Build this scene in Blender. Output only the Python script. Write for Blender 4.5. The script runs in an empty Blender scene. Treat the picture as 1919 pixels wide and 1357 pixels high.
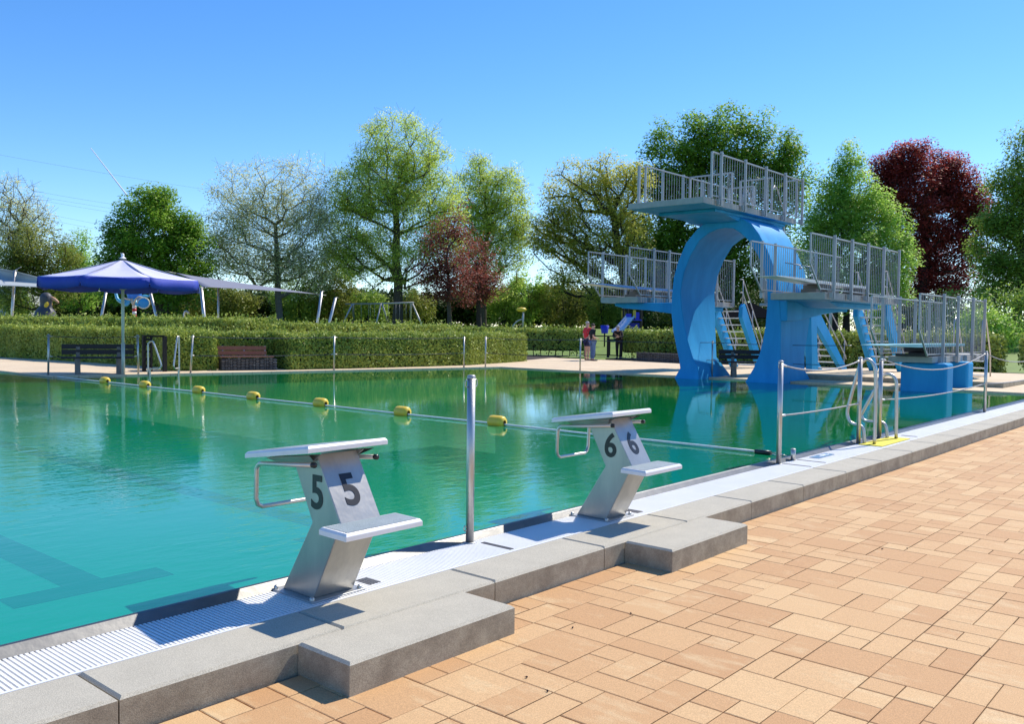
import bpy, math, random
import numpy as np
from mathutils import Vector, Matrix
random.seed(7); RNG = np.random.default_rng(7)
scene = bpy.context.scene
COL = scene.collection
R = math.radians

# ------------------------------------------------------------------ camera
F_PX, PITCH, ROLL, YAW, EYE = 1657.3, .03796, .01192, -.85644, 1.33
def _mm(a, b): return [[sum(a[i][k]*b[k][j] for k in range(3)) for j in range(3)] for i in range(3)]
_c, _s = math.cos, math.sin
M = _mm(_mm([[_c(ROLL), -_s(ROLL), 0], [_s(ROLL), _c(ROLL), 0], [0, 0, 1]],
            [[1, 0, 0], [0, _c(PITCH), -_s(PITCH)], [0, _s(PITCH), _c(PITCH)]]),
        [[_c(YAW), 0, _s(YAW)], [0, 1, 0], [-_s(YAW), 0, _c(YAW)]])
W3 = lambda r: Vector((r[0], r[2], -r[1]))
right, down, fwd = W3(M[0]), W3(M[1]), W3(M[2])
cd = bpy.data.cameras.new("camera"); cam = bpy.data.objects.new("camera", cd); COL.objects.link(cam)
cd.sensor_width = 36; cd.lens = F_PX/1919*36; cd.clip_start = .05; cd.clip_end = 20000
mw = Matrix.Identity(4)
for i in range(3):
    mw[i][0] = right[i]; mw[i][1] = -down[i]; mw[i][2] = -fwd[i]
mw[2][3] = EYE
cam.matrix_world = mw
scene.camera = cam

# ------------------------------------------------------------------ light
SUN = Vector((.872, -.13, 1.0)).normalized()
el = math.asin(SUN.z); az = math.atan2(SUN.y, SUN.x)
world = bpy.data.worlds.new("World"); scene.world = world; world.use_nodes = True
nt = world.node_tree; nt.nodes.clear()
sky = nt.nodes.new('ShaderNodeTexSky'); sky.sky_type = 'NISHITA'; sky.sun_disc = False
sky.sun_elevation = el; sky.sun_rotation = math.pi/2-az
sky.air_density = 1.0; sky.dust_density = .25; sky.ozone_density = 3.0; sky.altitude = 1500
bg = nt.nodes.new('ShaderNodeBackground'); bg.inputs['Strength'].default_value = .15
ow = nt.nodes.new('ShaderNodeOutputWorld')
hs = nt.nodes.new('ShaderNodeHueSaturation'); hs.inputs['Saturation'].default_value = 1.27; hs.inputs['Hue'].default_value = .503
gm = nt.nodes.new('ShaderNodeMix'); gm.data_type = 'RGBA'; gm.blend_type = 'MULTIPLY'; gm.inputs[0].default_value = 1; gm.inputs[7].default_value = (.97, .97, 1.0, 1)
nt.links.new(sky.outputs[0], hs.inputs['Color']); nt.links.new(hs.outputs[0], gm.inputs[6])
nt.links.new(gm.outputs[2], bg.inputs[0]); nt.links.new(bg.outputs[0], ow.inputs[0])
sl = bpy.data.lights.new("sun", 'SUN'); sl.energy = 4.0; sl.angle = R(.53); sl.color = (1, .925, .80)
so = bpy.data.objects.new("sun", sl); COL.objects.link(so)
so.rotation_euler = (-SUN).to_track_quat('-Z', 'Y').to_euler(); so.location = (20, -20, 40)
scene.view_settings.view_transform = 'Standard'; scene.view_settings.look = 'None'
scene.view_settings.exposure = .52; scene.view_settings.gamma = 1
scene.cycles.max_bounces = 8; scene.cycles.transparent_max_bounces = 12

# ------------------------------------------------------------------ helpers
def ray(px, py):
    return right*((px-959.5)/F_PX) + down*((py-678.5)/F_PX) + fwd
def at(px, py, depth):
    "the point seen at photo pixel (px,py) at a measured distance along the view axis"
    v = ray(px, py)*depth
    return Vector((v.x, v.y, v.z+EYE))
def ground(px, py, z=0.0):
    r = ray(px, py); t = (z-EYE)/r.z
    return Vector((r.x*t, r.y*t, z))
def depth_of(x, y): return fwd.x*x + fwd.y*y

def tag(o, label=None, cat=None, group=None, kind=None):
    if label: o['label'] = label
    if cat: o['category'] = cat
    if group: o['group'] = group
    if kind: o['kind'] = kind
    return o
def root(name, loc, label, cat, group=None, rz=0):
    o = bpy.data.objects.new(name, None); COL.objects.link(o); o.location = loc; o.rotation_euler.z = rz
    o.empty_display_size = .1
    return tag(o, label, cat, group)
def copy_tree(o, parent=None):
    c = o.copy(); COL.objects.link(c)
    if parent is not None: c.parent = parent
    for ch in [x for x in bpy.data.objects if x.parent == o]:
        copy_tree(ch, c)
    return c

class MB:
    def __init__(s): s.v = []; s.f = []; s.m = []; s.mi = 0; s.sm = []; s.smooth = False
    def add(s, vs, fs):
        b = len(s.v); s.v += [tuple(p) for p in vs]
        for f in fs: s.f.append([b+i for i in f]); s.m.append(s.mi); s.sm.append(s.smooth)
        return s
    def box(s, x0, x1, y0, y1, z0, z1):
        vs = [(x, y, z) for z in (z0, z1) for y in (y0, y1) for x in (x0, x1)]
        return s.add(vs, [(0, 2, 3, 1), (4, 5, 7, 6), (0, 1, 5, 4), (2, 6, 7, 3), (0, 4, 6, 2), (1, 3, 7, 5)])
    def cbox(s, x0, x1, y0, y1, z0, z1, c):
        "box with chamfered top edges"
        lv = [(x0, y0, x1, y1, z0), (x0, y0, x1, y1, z1-c), (x0+c, y0+c, x1-c, y1-c, z1)]
        vs = []
        for a, b, d, e, z in lv: vs += [(a, b, z), (d, b, z), (d, e, z), (a, e, z)]
        fs = [(3, 2, 1, 0), (8, 9, 10, 11)]
        for k in (0, 4):
            for i in range(4): j = (i+1) % 4; fs.append((k+i, k+j, k+4+j, k+4+i))
        return s.add(vs, fs)
    def quad(s, a, b, c, d): return s.add([a, b, c, d], [(0, 1, 2, 3)])
    def bar(s, p, q, w, h=None, up=(0, 0, 1)):
        "rectangular bar from p to q"
        h = h or w; p = Vector(p); q = Vector(q); d = (q-p).normalized(); up = Vector(up)
        if abs(d.dot(up)) > .98: up = Vector((1, 0, 0))
        a = d.cross(up).normalized()*w/2; b = a.cross(d).normalized()*h/2
        vs = [p-a-b, p+a-b, p+a+b, p-a+b, q-a-b, q+a-b, q+a+b, q-a+b]
        return s.add(vs, [(3, 2, 1, 0), (4, 5, 6, 7), (0, 1, 5, 4), (1, 2, 6, 5), (2, 3, 7, 6), (3, 0, 4, 7)])
    def tube(s, pts, r, n=8, cap=True, smooth=True):
        pts = [Vector(p) for p in pts]; rs = r if isinstance(r, (list, tuple)) else [r]*len(pts)
        so_ = s.smooth; s.smooth = smooth
        up = Vector((0, 0, 1)); d0 = (pts[1]-pts[0]).normalized()
        if abs(d0.dot(up)) > .95: up = Vector((1, 0, 0))
        a = d0.cross(up).normalized(); vs = []
        for i, p in enumerate(pts):
            if i == 0: d = d0
            elif i == len(pts)-1: d = (p-pts[i-1]).normalized()
            else: d = ((pts[i+1]-p).normalized()+(p-pts[i-1]).normalized()).normalized()
            a = (a-d*a.dot(d)).normalized(); b = d.cross(a)
            for k in range(n):
                t = 2*math.pi*k/n; vs.append(p+(a*math.cos(t)+b*math.sin(t))*rs[i])
        fs = []
        for i in range(len(pts)-1):
            for k in range(n):
                k2 = (k+1) % n; fs.append((i*n+k, i*n+k2, (i+1)*n+k2, (i+1)*n+k))
        s.add(vs, fs)
        if cap:
            s.smooth = False; b0 = len(s.v)-len(vs)
            s.f.append([b0+k for k in range(n)][::-1]); s.m.append(s.mi); s.sm.append(False)
            s.f.append([b0+(len(pts)-1)*n+k for k in range(n)]); s.m.append(s.mi); s.sm.append(False)
        s.smooth = so_
        return s
    def lathe(s, prof, c=(0, 0, 0), n=16, axis='z'):
        vs = []; so_ = s.smooth; s.smooth = True
        for r, z in prof:
            for k in range(n):
                t = 2*math.pi*k/n; x, y = r*math.cos(t), r*math.sin(t)
                p = (x, y, z) if axis == 'z' else ((x, z, y) if axis == 'y' else (z, x, y))
                vs.append((p[0]+c[0], p[1]+c[1], p[2]+c[2]))
        fs = [(i*n+k, i*n+(k+1) % n, (i+1)*n+(k+1) % n, (i+1)*n+k) for i in range(len(prof)-1) for k in range(n)]
        s.add(vs, fs); s.smooth = so_
        return s
    def prism(s, poly, a, b, axis='x'):
        "extrude a 2-D polygon between a and b along axis; poly in the other two axes"
        n = len(poly)
        f = {'x': lambda t, u, v: (t, u, v), 'y': lambda t, u, v: (u, t, v), 'z': lambda t, u, v: (u, v, t)}[axis]
        vs = [f(a, *p) for p in poly]+[f(b, *p) for p in poly]
        return s.add(vs, [list(range(n)), list(range(2*n-1, n-1, -1))]+[(i, n+i, n+(i+1) % n, (i+1) % n) for i in range(n)])
    def pieces(s):
        n = len(s.v); par = list(range(n))
        def find(i):
            while par[i] != i: par[i] = par[par[i]]; i = par[i]
            return i
        for f in s.f:
            a = find(f[0])
            for q in f[1:]:
                b = find(q)
                if a != b: par[b] = a
        V = np.array(s.v, float); lab = np.array([find(i) for i in range(n)])
        used = np.zeros(n, bool)
        for f in s.f: used[f] = True
        ids = np.unique(lab[used]); k = len(ids)
        if k < 2 or k > 400: return None
        lo = np.array([V[lab == i].min(0) for i in ids]); hi = np.array([V[lab == i].max(0) for i in ids]); size = (hi-lo).max(1)
        gap = np.maximum(0, np.maximum(lo[:, None]-hi[None], lo[None]-hi[:, None]))
        near = np.sqrt((gap**2).sum(2)) <= np.maximum(.02, .5*np.maximum(size[:, None], size[None]))
        grp = list(range(k))
        def fg(i):
            while grp[i] != i: i = grp[i]
            return i
        for a in range(k):
            for b in np.nonzero(near[a])[0]:
                x, y = fg(a), fg(int(b))
                if x != y: grp[y] = x
        g = {int(ids[i]): fg(i) for i in range(k)}
        if len(set(g.values())) < 2: return None
        out = {}
        for fi, f in enumerate(s.f): out.setdefault(g[int(lab[f[0]])], []).append(fi)
        res = []
        for fl in out.values():
            m = MB(); remap = {}
            for fi in fl:
                ff = []
                for q in s.f[fi]:
                    if q not in remap: remap[q] = len(m.v); m.v.append(s.v[q])
                    ff.append(remap[q])
                m.f.append(ff); m.m.append(s.m[fi]); m.sm.append(s.sm[fi])
            res.append(m)
        return res
    NOSPLIT = ('slats', 'stones', 'trunk', 'stems', 'core_and_stems', 'balusters', 'wire_mesh', 'swimmer_symbol')
    def build(s, name, mats, parent=None, bevel=0, world=True, segs=2):
        if parent is not None and name not in s.NOSPLIT:
            ps = s.pieces()
            if ps:
                obs = [m._build(name, mats, parent, bevel, world, segs) for m in ps]
                return obs[0]
        return s._build(name, mats, parent, bevel, world, segs)
    def _build(s, name, mats, parent=None, bevel=0, world=True, segs=2):
        me = bpy.data.meshes.new(name)
        off = Vector((0, 0, 0))
        if parent is not None and world:
            p = parent
            while p is not None: off += p.location; p = p.parent
        me.from_pydata([(v[0]-off.x, v[1]-off.y, v[2]-off.z) for v in s.v], [], s.f)
        if not isinstance(mats, (list, tuple)): mats = [mats]
        for m in mats: me.materials.append(m)
        me.polygons.foreach_set('material_index', s.m); me.polygons.foreach_set('use_smooth', s.sm)
        import bmesh
        bm = bmesh.new(); bm.from_mesh(me); bmesh.ops.recalc_face_normals(bm, faces=bm.faces); bm.to_mesh(me); bm.free()
        me.update()
        o = bpy.data.objects.new(name, me); COL.objects.link(o)
        if parent is not None: o.parent = parent
        if bevel:
            b = o.modifiers.new('bevel', 'BEVEL'); b.width = bevel; b.segments = segs; b.limit_method = 'ANGLE'; b.angle_limit = R(35)
        return o

# ------------------------------------------------------------------ materials
def mat(name, col, rough=.6, metal=0, var=None, scale=8, bump=0, bscale=None, spec=.5, coat=0, stretch=None):
    m = bpy.data.materials.new(name); m.use_nodes = True; n = m.node_tree; p = n.nodes['Principled BSDF']
    p.inputs['Base Color'].default_value = (*col, 1); p.inputs['Roughness'].default_value = rough
    p.inputs['Metallic'].default_value = metal; p.inputs['Specular IOR Level'].default_value = spec
    if coat: p.inputs['Coat Weight'].default_value = coat
    if var or bump:
        tc = n.nodes.new('ShaderNodeTexCoord'); mp = n.nodes.new('ShaderNodeMapping')
        n.links.new(tc.outputs['Object'], mp.inputs[0])
        if stretch: mp.inputs['Scale'].default_value = stretch
    if var:
        nz = n.nodes.new('ShaderNodeTexNoise'); nz.inputs['Scale'].default_value = scale; nz.inputs['Detail'].default_value = 6
        nz.inputs['Roughness'].default_value = .65
        n.links.new(mp.outputs[0], nz.inputs[0])
        cr = n.nodes.new('ShaderNodeValToRGB'); cr.color_ramp.elements[0].position = .3; cr.color_ramp.elements[1].position = .7
        cr.color_ramp.elements[0].color = (*var, 1); cr.color_ramp.elements[1].color = (*col, 1)
        n.links.new(nz.outputs[0], cr.inputs[0]); n.links.new(cr.outputs[0], p.inputs['Base Color'])
    if bump:
        nb = n.nodes.new('ShaderNodeTexNoise'); nb.inputs['Scale'].default_value = bscale or scale*4; nb.inputs['Detail'].default_value = 4
        n.links.new(mp.outputs[0], nb.inputs[0])
        bp = n.nodes.new('ShaderNodeBump'); bp.inputs['Strength'].default_value = bump; bp.inputs['Distance'].default_value = .01
        n.links.new(nb.outputs[0], bp.inputs['Height']); n.links.new(bp.outputs[0], p.inputs['Normal'])
    return m
def leafmat(name, c0, c1, trans=.35):
    m = bpy.data.materials.new(name); m.use_nodes = True; n = m.node_tree; p = n.nodes['Principled BSDF']
    at_ = n.nodes.new('ShaderNodeAttribute'); at_.attribute_name = 'tint'
    cr = n.nodes.new('ShaderNodeValToRGB'); cr.color_ramp.elements[0].color = (*c0, 1); cr.color_ramp.elements[1].color = (*c1, 1)
    n.links.new(at_.outputs['Fac'], cr.inputs[0]); n.links.new(cr.outputs[0], p.inputs['Base Color'])
    p.inputs['Roughness'].default_value = .5; p.inputs['Specular IOR Level'].default_value = .35
    tr = n.nodes.new('ShaderNodeBsdfTranslucent'); n.links.new(cr.outputs[0], tr.inputs[0])
    trans = min(trans+.15, .6)
    mx = n.nodes.new('ShaderNodeMixShader'); mx.inputs[0].default_value = trans
    out = n.nodes['Material Output']
    n.links.new(p.outputs[0], mx.inputs[1]); n.links.new(tr.outputs[0], mx.inputs[2]); n.links.new(mx.outputs[0], out.inputs[0])
    return m
def speckle(name, col, col2, bump=.3, rough=.85):
    "fine grained concrete with broad stains"
    m = bpy.data.materials.new(name); m.use_nodes = True; n = m.node_tree; p = n.nodes['Principled BSDF']
    p.inputs['Roughness'].default_value = rough
    tc = n.nodes.new('ShaderNodeTexCoord')
    a = n.nodes.new('ShaderNodeTexNoise'); a.inputs['Scale'].default_value = 260; a.inputs['Detail'].default_value = 3
    b = n.nodes.new('ShaderNodeTexNoise'); b.inputs['Scale'].default_value = 5; b.inputs['Detail'].default_value = 8; b.inputs['Roughness'].default_value = .7
    for q in (a, b): n.links.new(tc.outputs['Object'], q.inputs[0])
    r1 = n.nodes.new('ShaderNodeValToRGB'); r1.color_ramp.elements[0].position = .35; r1.color_ramp.elements[1].position = .65
    r1.color_ramp.elements[0].color = (.72, .72, .72, 1); r1.color_ramp.elements[1].color = (1.15, 1.15, 1.15, 1)
    n.links.new(a.outputs[0], r1.inputs[0])
    r2 = n.nodes.new('ShaderNodeValToRGB'); r2.color_ramp.elements[0].position = .38; r2.color_ramp.elements[1].position = .62
    r2.color_ramp.elements[0].color = (*col2, 1); r2.color_ramp.elements[1].color = (*col, 1)
    n.links.new(b.outputs[0], r2.inputs[0])
    mx = n.nodes.new('ShaderNodeMix'); mx.data_type = 'RGBA'; mx.blend_type = 'MULTIPLY'; mx.inputs[0].default_value = 1
    n.links.new(r2.outputs[0], mx.inputs[6]); n.links.new(r1.outputs[0], mx.inputs[7]); n.links.new(mx.outputs[2], p.inputs['Base Color'])
    bp = n.nodes.new('ShaderNodeBump'); bp.inputs['Strength'].default_value = bump; bp.inputs['Distance'].default_value = .002
    n.links.new(a.outputs[0], bp.inputs['Height']); n.links.new(bp.outputs[0], p.inputs['Normal'])
    return m

STEEL = mat('brushed_steel', (.62, .59, .55), .44, 1, var=(.5, .49, .47), scale=3, bump=.12, bscale=90)
STEEL2 = mat('satin_steel_sheet', (.46, .44, .40), .36, .68, var=(.33, .325, .31), scale=6, stretch=(1, 1, .22), bump=.15, bscale=30)
RIM = mat('rim_steel', (.20, .20, .195), .45, 1, var=(.15, .15, .15), scale=7, bump=.1, bscale=20)
STEELD = mat('dull_galvanised_steel', (.42, .43, .44), .5, .55, var=(.33, .34, .35), scale=6)
RAILG = mat('silver_grey_railing_paint', (.38, .38, .39), .5, .3)
WHITEP = mat('white_plastic', (.80, .80, .80), .45, var=(.70, .71, .72), scale=14)
GRATE = mat('white_grate_plastic', (.84, .84, .83), .5, var=(.76, .77, .78), scale=2.2)
ANTISLIP = speckle('grey_blue_antislip', (.30, .36, .40), (.25, .31, .35), .8)
PLATE = mat('white_plate_enamel', (.78, .78, .80), .35, var=(.70, .71, .73), scale=10)
BLACK = mat('black_paint', (.012, .012, .014), .35)
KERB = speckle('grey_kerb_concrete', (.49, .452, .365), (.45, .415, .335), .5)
KERBS = speckle('shaded_kerb_side', (.44, .385, .28), (.29, .245, .175), .5)  # browner side faces, with the dimness of grazing sun put into the colour
BLUE = mat('blue_tower_paint', (.028, .35, .70), .55, var=(.014, .265, .57), scale=2.6, stretch=(1, 1, .22), bump=.3, bscale=14, spec=.2)
CONC = mat('pale_platform_concrete', (.40, .41, .40), .8, var=(.31, .32, .31), scale=5)
DARKW = mat('dark_bench_wood', (.03, .025, .028), .7)
BROWNW = mat('red_brown_bench_wood', (.34, .13, .07), .55, var=(.26, .09, .05), scale=9)
YEL = mat('yellow_float_plastic', (.80, .56, .045), .45, var=(.68, .46, .05), scale=9)
CANV = mat('lilac_blue_canvas', (.60, .60, .88), .75, var=(.55, .55, .85), scale=4)
CANVD = mat('deep_blue_canvas', (.03, .06, .42), .75, var=(.025, .05, .36), scale=5)
SAILM = mat('grey_sail_cloth', (.20, .21, .27), .85)
SAILP = mat('pale_grey_sail_cloth', (.36, .40, .42), .85)
BARK = mat('brown_bark', (.085, .07, .05), .9, var=(.05, .042, .03), scale=6)
BARKD = mat('dark_bark', (.030, .024, .020), .9)
BARKL = mat('grey_bark', (.15, .135, .10), .9, var=(.10, .09, .07), scale=6)
SKIN = mat('skin', (.55, .32, .24), .6)

# ------------------------------------------------------------------ ground, decks, lawn
POOL_Y0 = 3.93
FAR_A, FAR_B = (8.95, 22.62), (22.3, 19.82)           # far edge of the diving bay
def far_y(x): return FAR_A[1]+(FAR_B[1]-FAR_A[1])*(x-FAR_A[0])/(FAR_B[0]-FAR_A[0])
PXR = 22.3                                            # right edge of the bay
def lawn_z(x, y):
    d = depth_of(x, y)
    s1 = min(max((d-41)/26, 0), 1); s1 = s1*s1*(3-2*s1)
    return -.03+1.38*s1+max(0, d-67)*.0022
def grassmat():
    m = bpy.data.materials.new('lawn_grass'); m.use_nodes = True; n = m.node_tree; p = n.nodes['Principled BSDF']
    p.inputs['Roughness'].default_value = .8
    tc = n.nodes.new('ShaderNodeTexCoord')
    a = n.nodes.new('ShaderNodeTexNoise'); a.inputs['Scale'].default_value = 1.3; a.inputs['Detail'].default_value = 10; a.inputs['Roughness'].default_value = .75
    n.links.new(tc.outputs['Object'], a.inputs[0])
    r1 = n.nodes.new('ShaderNodeValToRGB'); e = r1.color_ramp.elements; e[0].position = .3; e[1].position = .72
    e[0].color = (.055, .115, .006, 1); e[1].color = (.18, .27, .018, 1)
    n.links.new(a.outputs[0], r1.inputs[0]); n.links.new(r1.outputs[0], p.inputs['Base Color'])
    return m
GRASS = grassmat()
def axis_pts(segs):
    out = []
    for a, b, n in segs: out += [a+(b-a)*i/n for i in range(n)]
    out.append(segs[-1][1]); return out
xs = axis_pts([(-600, -30, 8), (-30, -14, 2), (-14, 31, 9), (31, 91, 24), (91, 211, 12), (211, 1400, 10)])
ys = axis_pts([(-500, -30, 8), (-30, -6, 3), (-6, 52, 16), (52, 112, 20), (112, 232, 10), (232, 1400, 10)])
g = MB(); g.smooth = True
idx = {}
for j, y in enumerate(ys):
    for i, x in enumerate(xs):
        idx[i, j] = len(g.v); g.v.append((x, y, lawn_z(x, y)))
for j in range(len(ys)-1):
    for i in range(len(xs)-1):
        if xs[i] >= -14.01 and xs[i+1] <= 31.01 and ys[j] >= -6.01 and ys[j+1] <= 52.01: continue
        g.f.append([idx[i, j], idx[i+1, j], idx[i+1, j+1], idx[i, j+1]]); g.m.append(0); g.sm.append(True)
tag(g.build('lawn', GRASS), kind='structure')

def paver_sheet_mat():
    m = bpy.data.materials.new('tan_deck_pavers'); m.use_nodes = True; n = m.node_tree; p = n.nodes['Principled BSDF']
    p.inputs['Roughness'].default_value = .85
    tc = n.nodes.new('ShaderNodeTexCoord')
    b = n.nodes.new('ShaderNodeTexBrick'); b.inputs['Scale'].default_value = 2.2; b.inputs['Mortar Size'].default_value = .008
    b.inputs['Color1'].default_value = (.82, .66, .45, 1); b.inputs['Color2'].default_value = (.77, .60, .41, 1); b.inputs['Mortar'].default_value = (.60, .45, .31, 1)
    a = n.nodes.new('ShaderNodeTexNoise'); a.inputs['Scale'].default_value = .7; a.inputs['Detail'].default_value = 8
    n.links.new(tc.outputs['Object'], b.inputs[0]); n.links.new(tc.outputs['Object'], a.inputs[0])
    mx = n.nodes.new('ShaderNodeMix'); mx.data_type = 'RGBA'; mx.blend_type = 'MULTIPLY'; mx.inputs[0].default_value = .35
    n.links.new(b.outputs[0], mx.inputs[6]); n.links.new(a.outputs[0], mx.inputs[7]); n.links.new(mx.outputs[2], p.inputs['Base Color'])
    return m
DECK = paver_sheet_mat()
SOIL = mat('bark_mulch_bed', (.05, .035, .028), .95, var=(.025, .018, .015), scale=12)
# far deck around the bay (slab with thickness, edge just above the water)
dk = MB()
def slab_poly(mb, poly, z0, z1): mb.prism(poly, z0, z1, 'z')
slab_poly(dk, [(8.95, 22.62), (22.3, 19.82), (22.3, 3.93), (22.3, 3.13), (31.2, 3.13), (31.2, 52.2), (8.95, 52.2)], -.30, .03)
tag(dk.build('far_pool_deck', DECK), kind='structure')
wd = MB(); wd.box(-14.2, -12, -6.2, 52.2, -.3, .02)
tag(wd.build('west_pool_deck', DECK), kind='structure')

# ------------------------------------------------------------------ near paving : individual slabs, one mesh
def paving_mat():
    m = bpy.data.materials.new('sandstone_coloured_pavers'); m.use_nodes = True; n = m.node_tree; p = n.nodes['Principled BSDF']
    p.inputs['Roughness'].default_value = .82
    at_ = n.nodes.new('ShaderNodeAttribute'); at_.attribute_name = 'tint'
    cr = n.nodes.new('ShaderNodeValToRGB'); e = cr.color_ramp.elements
    e[0].color = (.52, .29, .13, 1); e[1].color = (.64, .415, .205, 1); k = e.new(.5); k.color = (.58, .35, .165, 1)
    n.links.new(at_.outputs['Fac'], cr.inputs[0])
    tc = n.nodes.new('ShaderNodeTexCoord')
    sh = n.nodes.new('ShaderNodeVectorMath'); sh.operation = 'MULTIPLY_ADD'
    cmb = n.nodes.new('ShaderNodeCombineXYZ'); n.links.new(at_.outputs['Fac'], cmb.inputs[2])
    n.links.new(cmb.outputs[0], sh.inputs[0]); sh.inputs[1].default_value = (0, 0, 90); n.links.new(tc.outputs['Object'], sh.inputs[2])
    a = n.nodes.new('ShaderNodeTexNoise'); a.inputs['Scale'].default_value = 3.2; a.inputs['Detail'].default_value = 9; a.inputs['Roughness'].default_value = .72
    mp = n.nodes.new('ShaderNodeMapping'); mp.inputs['Scale'].default_value = (1.7, .6, 1)
    n.links.new(sh.outputs[0], mp.inputs[0]); n.links.new(mp.outputs[0], a.inputs[0])
    r2 = n.nodes.new('ShaderNodeValToRGB'); r2.color_ramp.elements[0].position = .54; r2.color_ramp.elements[1].position = .74
    r2.color_ramp.elements[0].color = (0, 0, 0, 1); r2.color_ramp.elements[1].color = (.75, .75, .75, 1)
    n.links.new(a.outputs[0], r2.inputs[0])
    mx = n.nodes.new('ShaderNodeMix'); mx.data_type = 'RGBA'
    n.links.new(r2.outputs[0], mx.inputs[0]); n.links.new(cr.outputs[0], mx.inputs[6]); mx.inputs[7].default_value = (.70, .54, .31, 1)
    f = n.nodes.new('ShaderNodeTexNoise'); f.inputs['Scale'].default_value = 190; f.inputs['Detail'].default_value = 3
    n.links.new(tc.outputs['Object'], f.inputs[0])
    r3 = n.nodes.new('ShaderNodeValToRGB'); r3.color_ramp.elements[0].position = .35; r3.color_ramp.elements[1].position = .65
    r3.color_ramp.elements[0].color = (.80, .80, .80, 1); r3.color_ramp.elements[1].color = (1.1, 1.1, 1.1, 1)
    n.links.new(f.outputs[0], r3.inputs[0])
    m2 = n.nodes.new('ShaderNodeMix'); m2.data_type = 'RGBA'; m2.blend_type = 'MULTIPLY'; m2.inputs[0].default_value = 1
    n.links.new(mx.outputs[2], m2.inputs[6]); n.links.new(r3.outputs[0], m2.inputs[7]); n.links.new(m2.outputs[2], p.inputs['Base Color'])
    bp = n.nodes.new('ShaderNodeBump'); bp.inputs['Strength'].default_value = .35; bp.inputs['Distance'].default_value = .002
    n.links.new(f.outputs[0], bp.inputs['Height']); n.links.new(bp.outputs[0], p.inputs['Normal'])
    return m
U = .1525
def paving():
    x0, y1 = -2.5, 3.13; nx, ny = 158, 46
    occ = np.zeros((nx, ny), bool); rects = []
    sizes = [(2, 2), (2, 1), (2, 1), (1, 2), (1, 1), (2, 2), (2, 1), (1, 1), (2, 1), (1, 1)]
    for j in range(ny):
        for i in range(nx):
            if occ[i, j]: continue
            random.shuffle(sizes)
            for (a, b) in sizes+[(1, 1)]:
                if i+a <= nx and j+b <= ny and not occ[i:i+a, j:j+b].any():
                    if a*b == 1 and random.random() < .25: continue
                    break
            else: a = b = 1
            occ[i:i+a, j:j+b] = True; rects.append((i, j, a, b))
    mb = MB(); tints = []
    for (i, j, a, b) in rects:
        g_ = random.choice((.0012, .0016, .0022, .0032)); zz = -.17+random.uniform(-.0012, .0012)
        X0, X1 = x0+i*U+g_, x0+(i+a)*U-g_; Y1, Y0 = y1-j*U-g_, y1-(j+b)*U+g_
        c = .004; n0 = len(mb.f)
        vs = [(X0, Y0, zz-.012), (X1, Y0, zz-.012), (X1, Y1, zz-.012), (X0, Y1, zz-.012),
              (X0, Y0, zz-c*.6), (X1, Y0, zz-c*.6), (X1, Y1, zz-c*.6), (X0, Y1, zz-c*.6),
              (X0+c, Y0+c, zz), (X1-c, Y0+c, zz), (X1-c, Y1-c, zz), (X0+c, Y1-c, zz)]
        fs = [(8, 9, 10, 11)]
        for k in (0, 4):
            for q in range(4): w = (q+1) % 4; fs.append((k+q, k+w, k+4+w, k+4+q))
        mb.add(vs, fs); t = random.random()
        tints += [t]*(len(mb.f)-n0)
    o = mb.build('paving', paving_mat())
    at_ = o.data.attributes.new('tint', 'FLOAT', 'FACE'); at_.data.foreach_set('value', tints)
    tag(o, kind='structure')
    b = MB(); b.box(-14, 31.2, -6.2, 3.9, -.35, -.182)
    tag(b.build('paving_bed', mat('paving_joint_sand', (.10, .065, .045), .95)), kind='structure')
    r = MB(); r.box(21.6, 31.2, -6.2, 3.13, -.18, -.171)
    tag(r.build('paving_beyond', DECK), kind='structure')
paving()

# ------------------------------------------------------------------ kerb blocks and steps
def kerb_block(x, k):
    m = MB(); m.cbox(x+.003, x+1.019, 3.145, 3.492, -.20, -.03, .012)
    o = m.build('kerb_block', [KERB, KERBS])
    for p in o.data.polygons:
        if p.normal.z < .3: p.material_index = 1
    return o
kx = 1.466-1.022*3
near_lab = {0: 'near', }
names = []
for i in range(24):
    o = kerb_block(kx+1.022*i, i)
    xm = kx+1.022*(i+.5)
    if i < 3: lb = 'grey concrete kerb block at the bottom left corner of the photo'
    elif i == 3: lb = 'grey kerb block just left of the nearest step, below the block numbered 5'
    elif i == 4: lb = 'grey kerb block behind the nearest step, right below the block numbered 5'
    elif i == 5: lb = 'grey kerb block between the two steps, below the lone bare post'
    elif i == 6: lb = 'grey kerb block left of the farther step, below the block numbered 6'
    elif i == 7: lb = 'grey kerb block behind the farther step, right of the block numbered 6'
    elif i < 12: lb = 'grey kerb block in the run between the farther step and the roped post'
    elif i < 16: lb = 'grey kerb block beside the yellow mat and the pool ladder'
    else: lb = 'distant grey kerb block running to the right edge of the photo'
    tag(o, lb, 'kerb block', 'kerb blocks along the pool edge')
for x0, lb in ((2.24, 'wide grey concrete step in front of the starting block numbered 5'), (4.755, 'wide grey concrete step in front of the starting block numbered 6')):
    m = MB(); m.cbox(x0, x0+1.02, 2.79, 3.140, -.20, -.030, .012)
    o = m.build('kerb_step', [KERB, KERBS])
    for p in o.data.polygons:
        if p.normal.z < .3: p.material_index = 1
    tag(o, lb, 'step', 'concrete steps')

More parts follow.
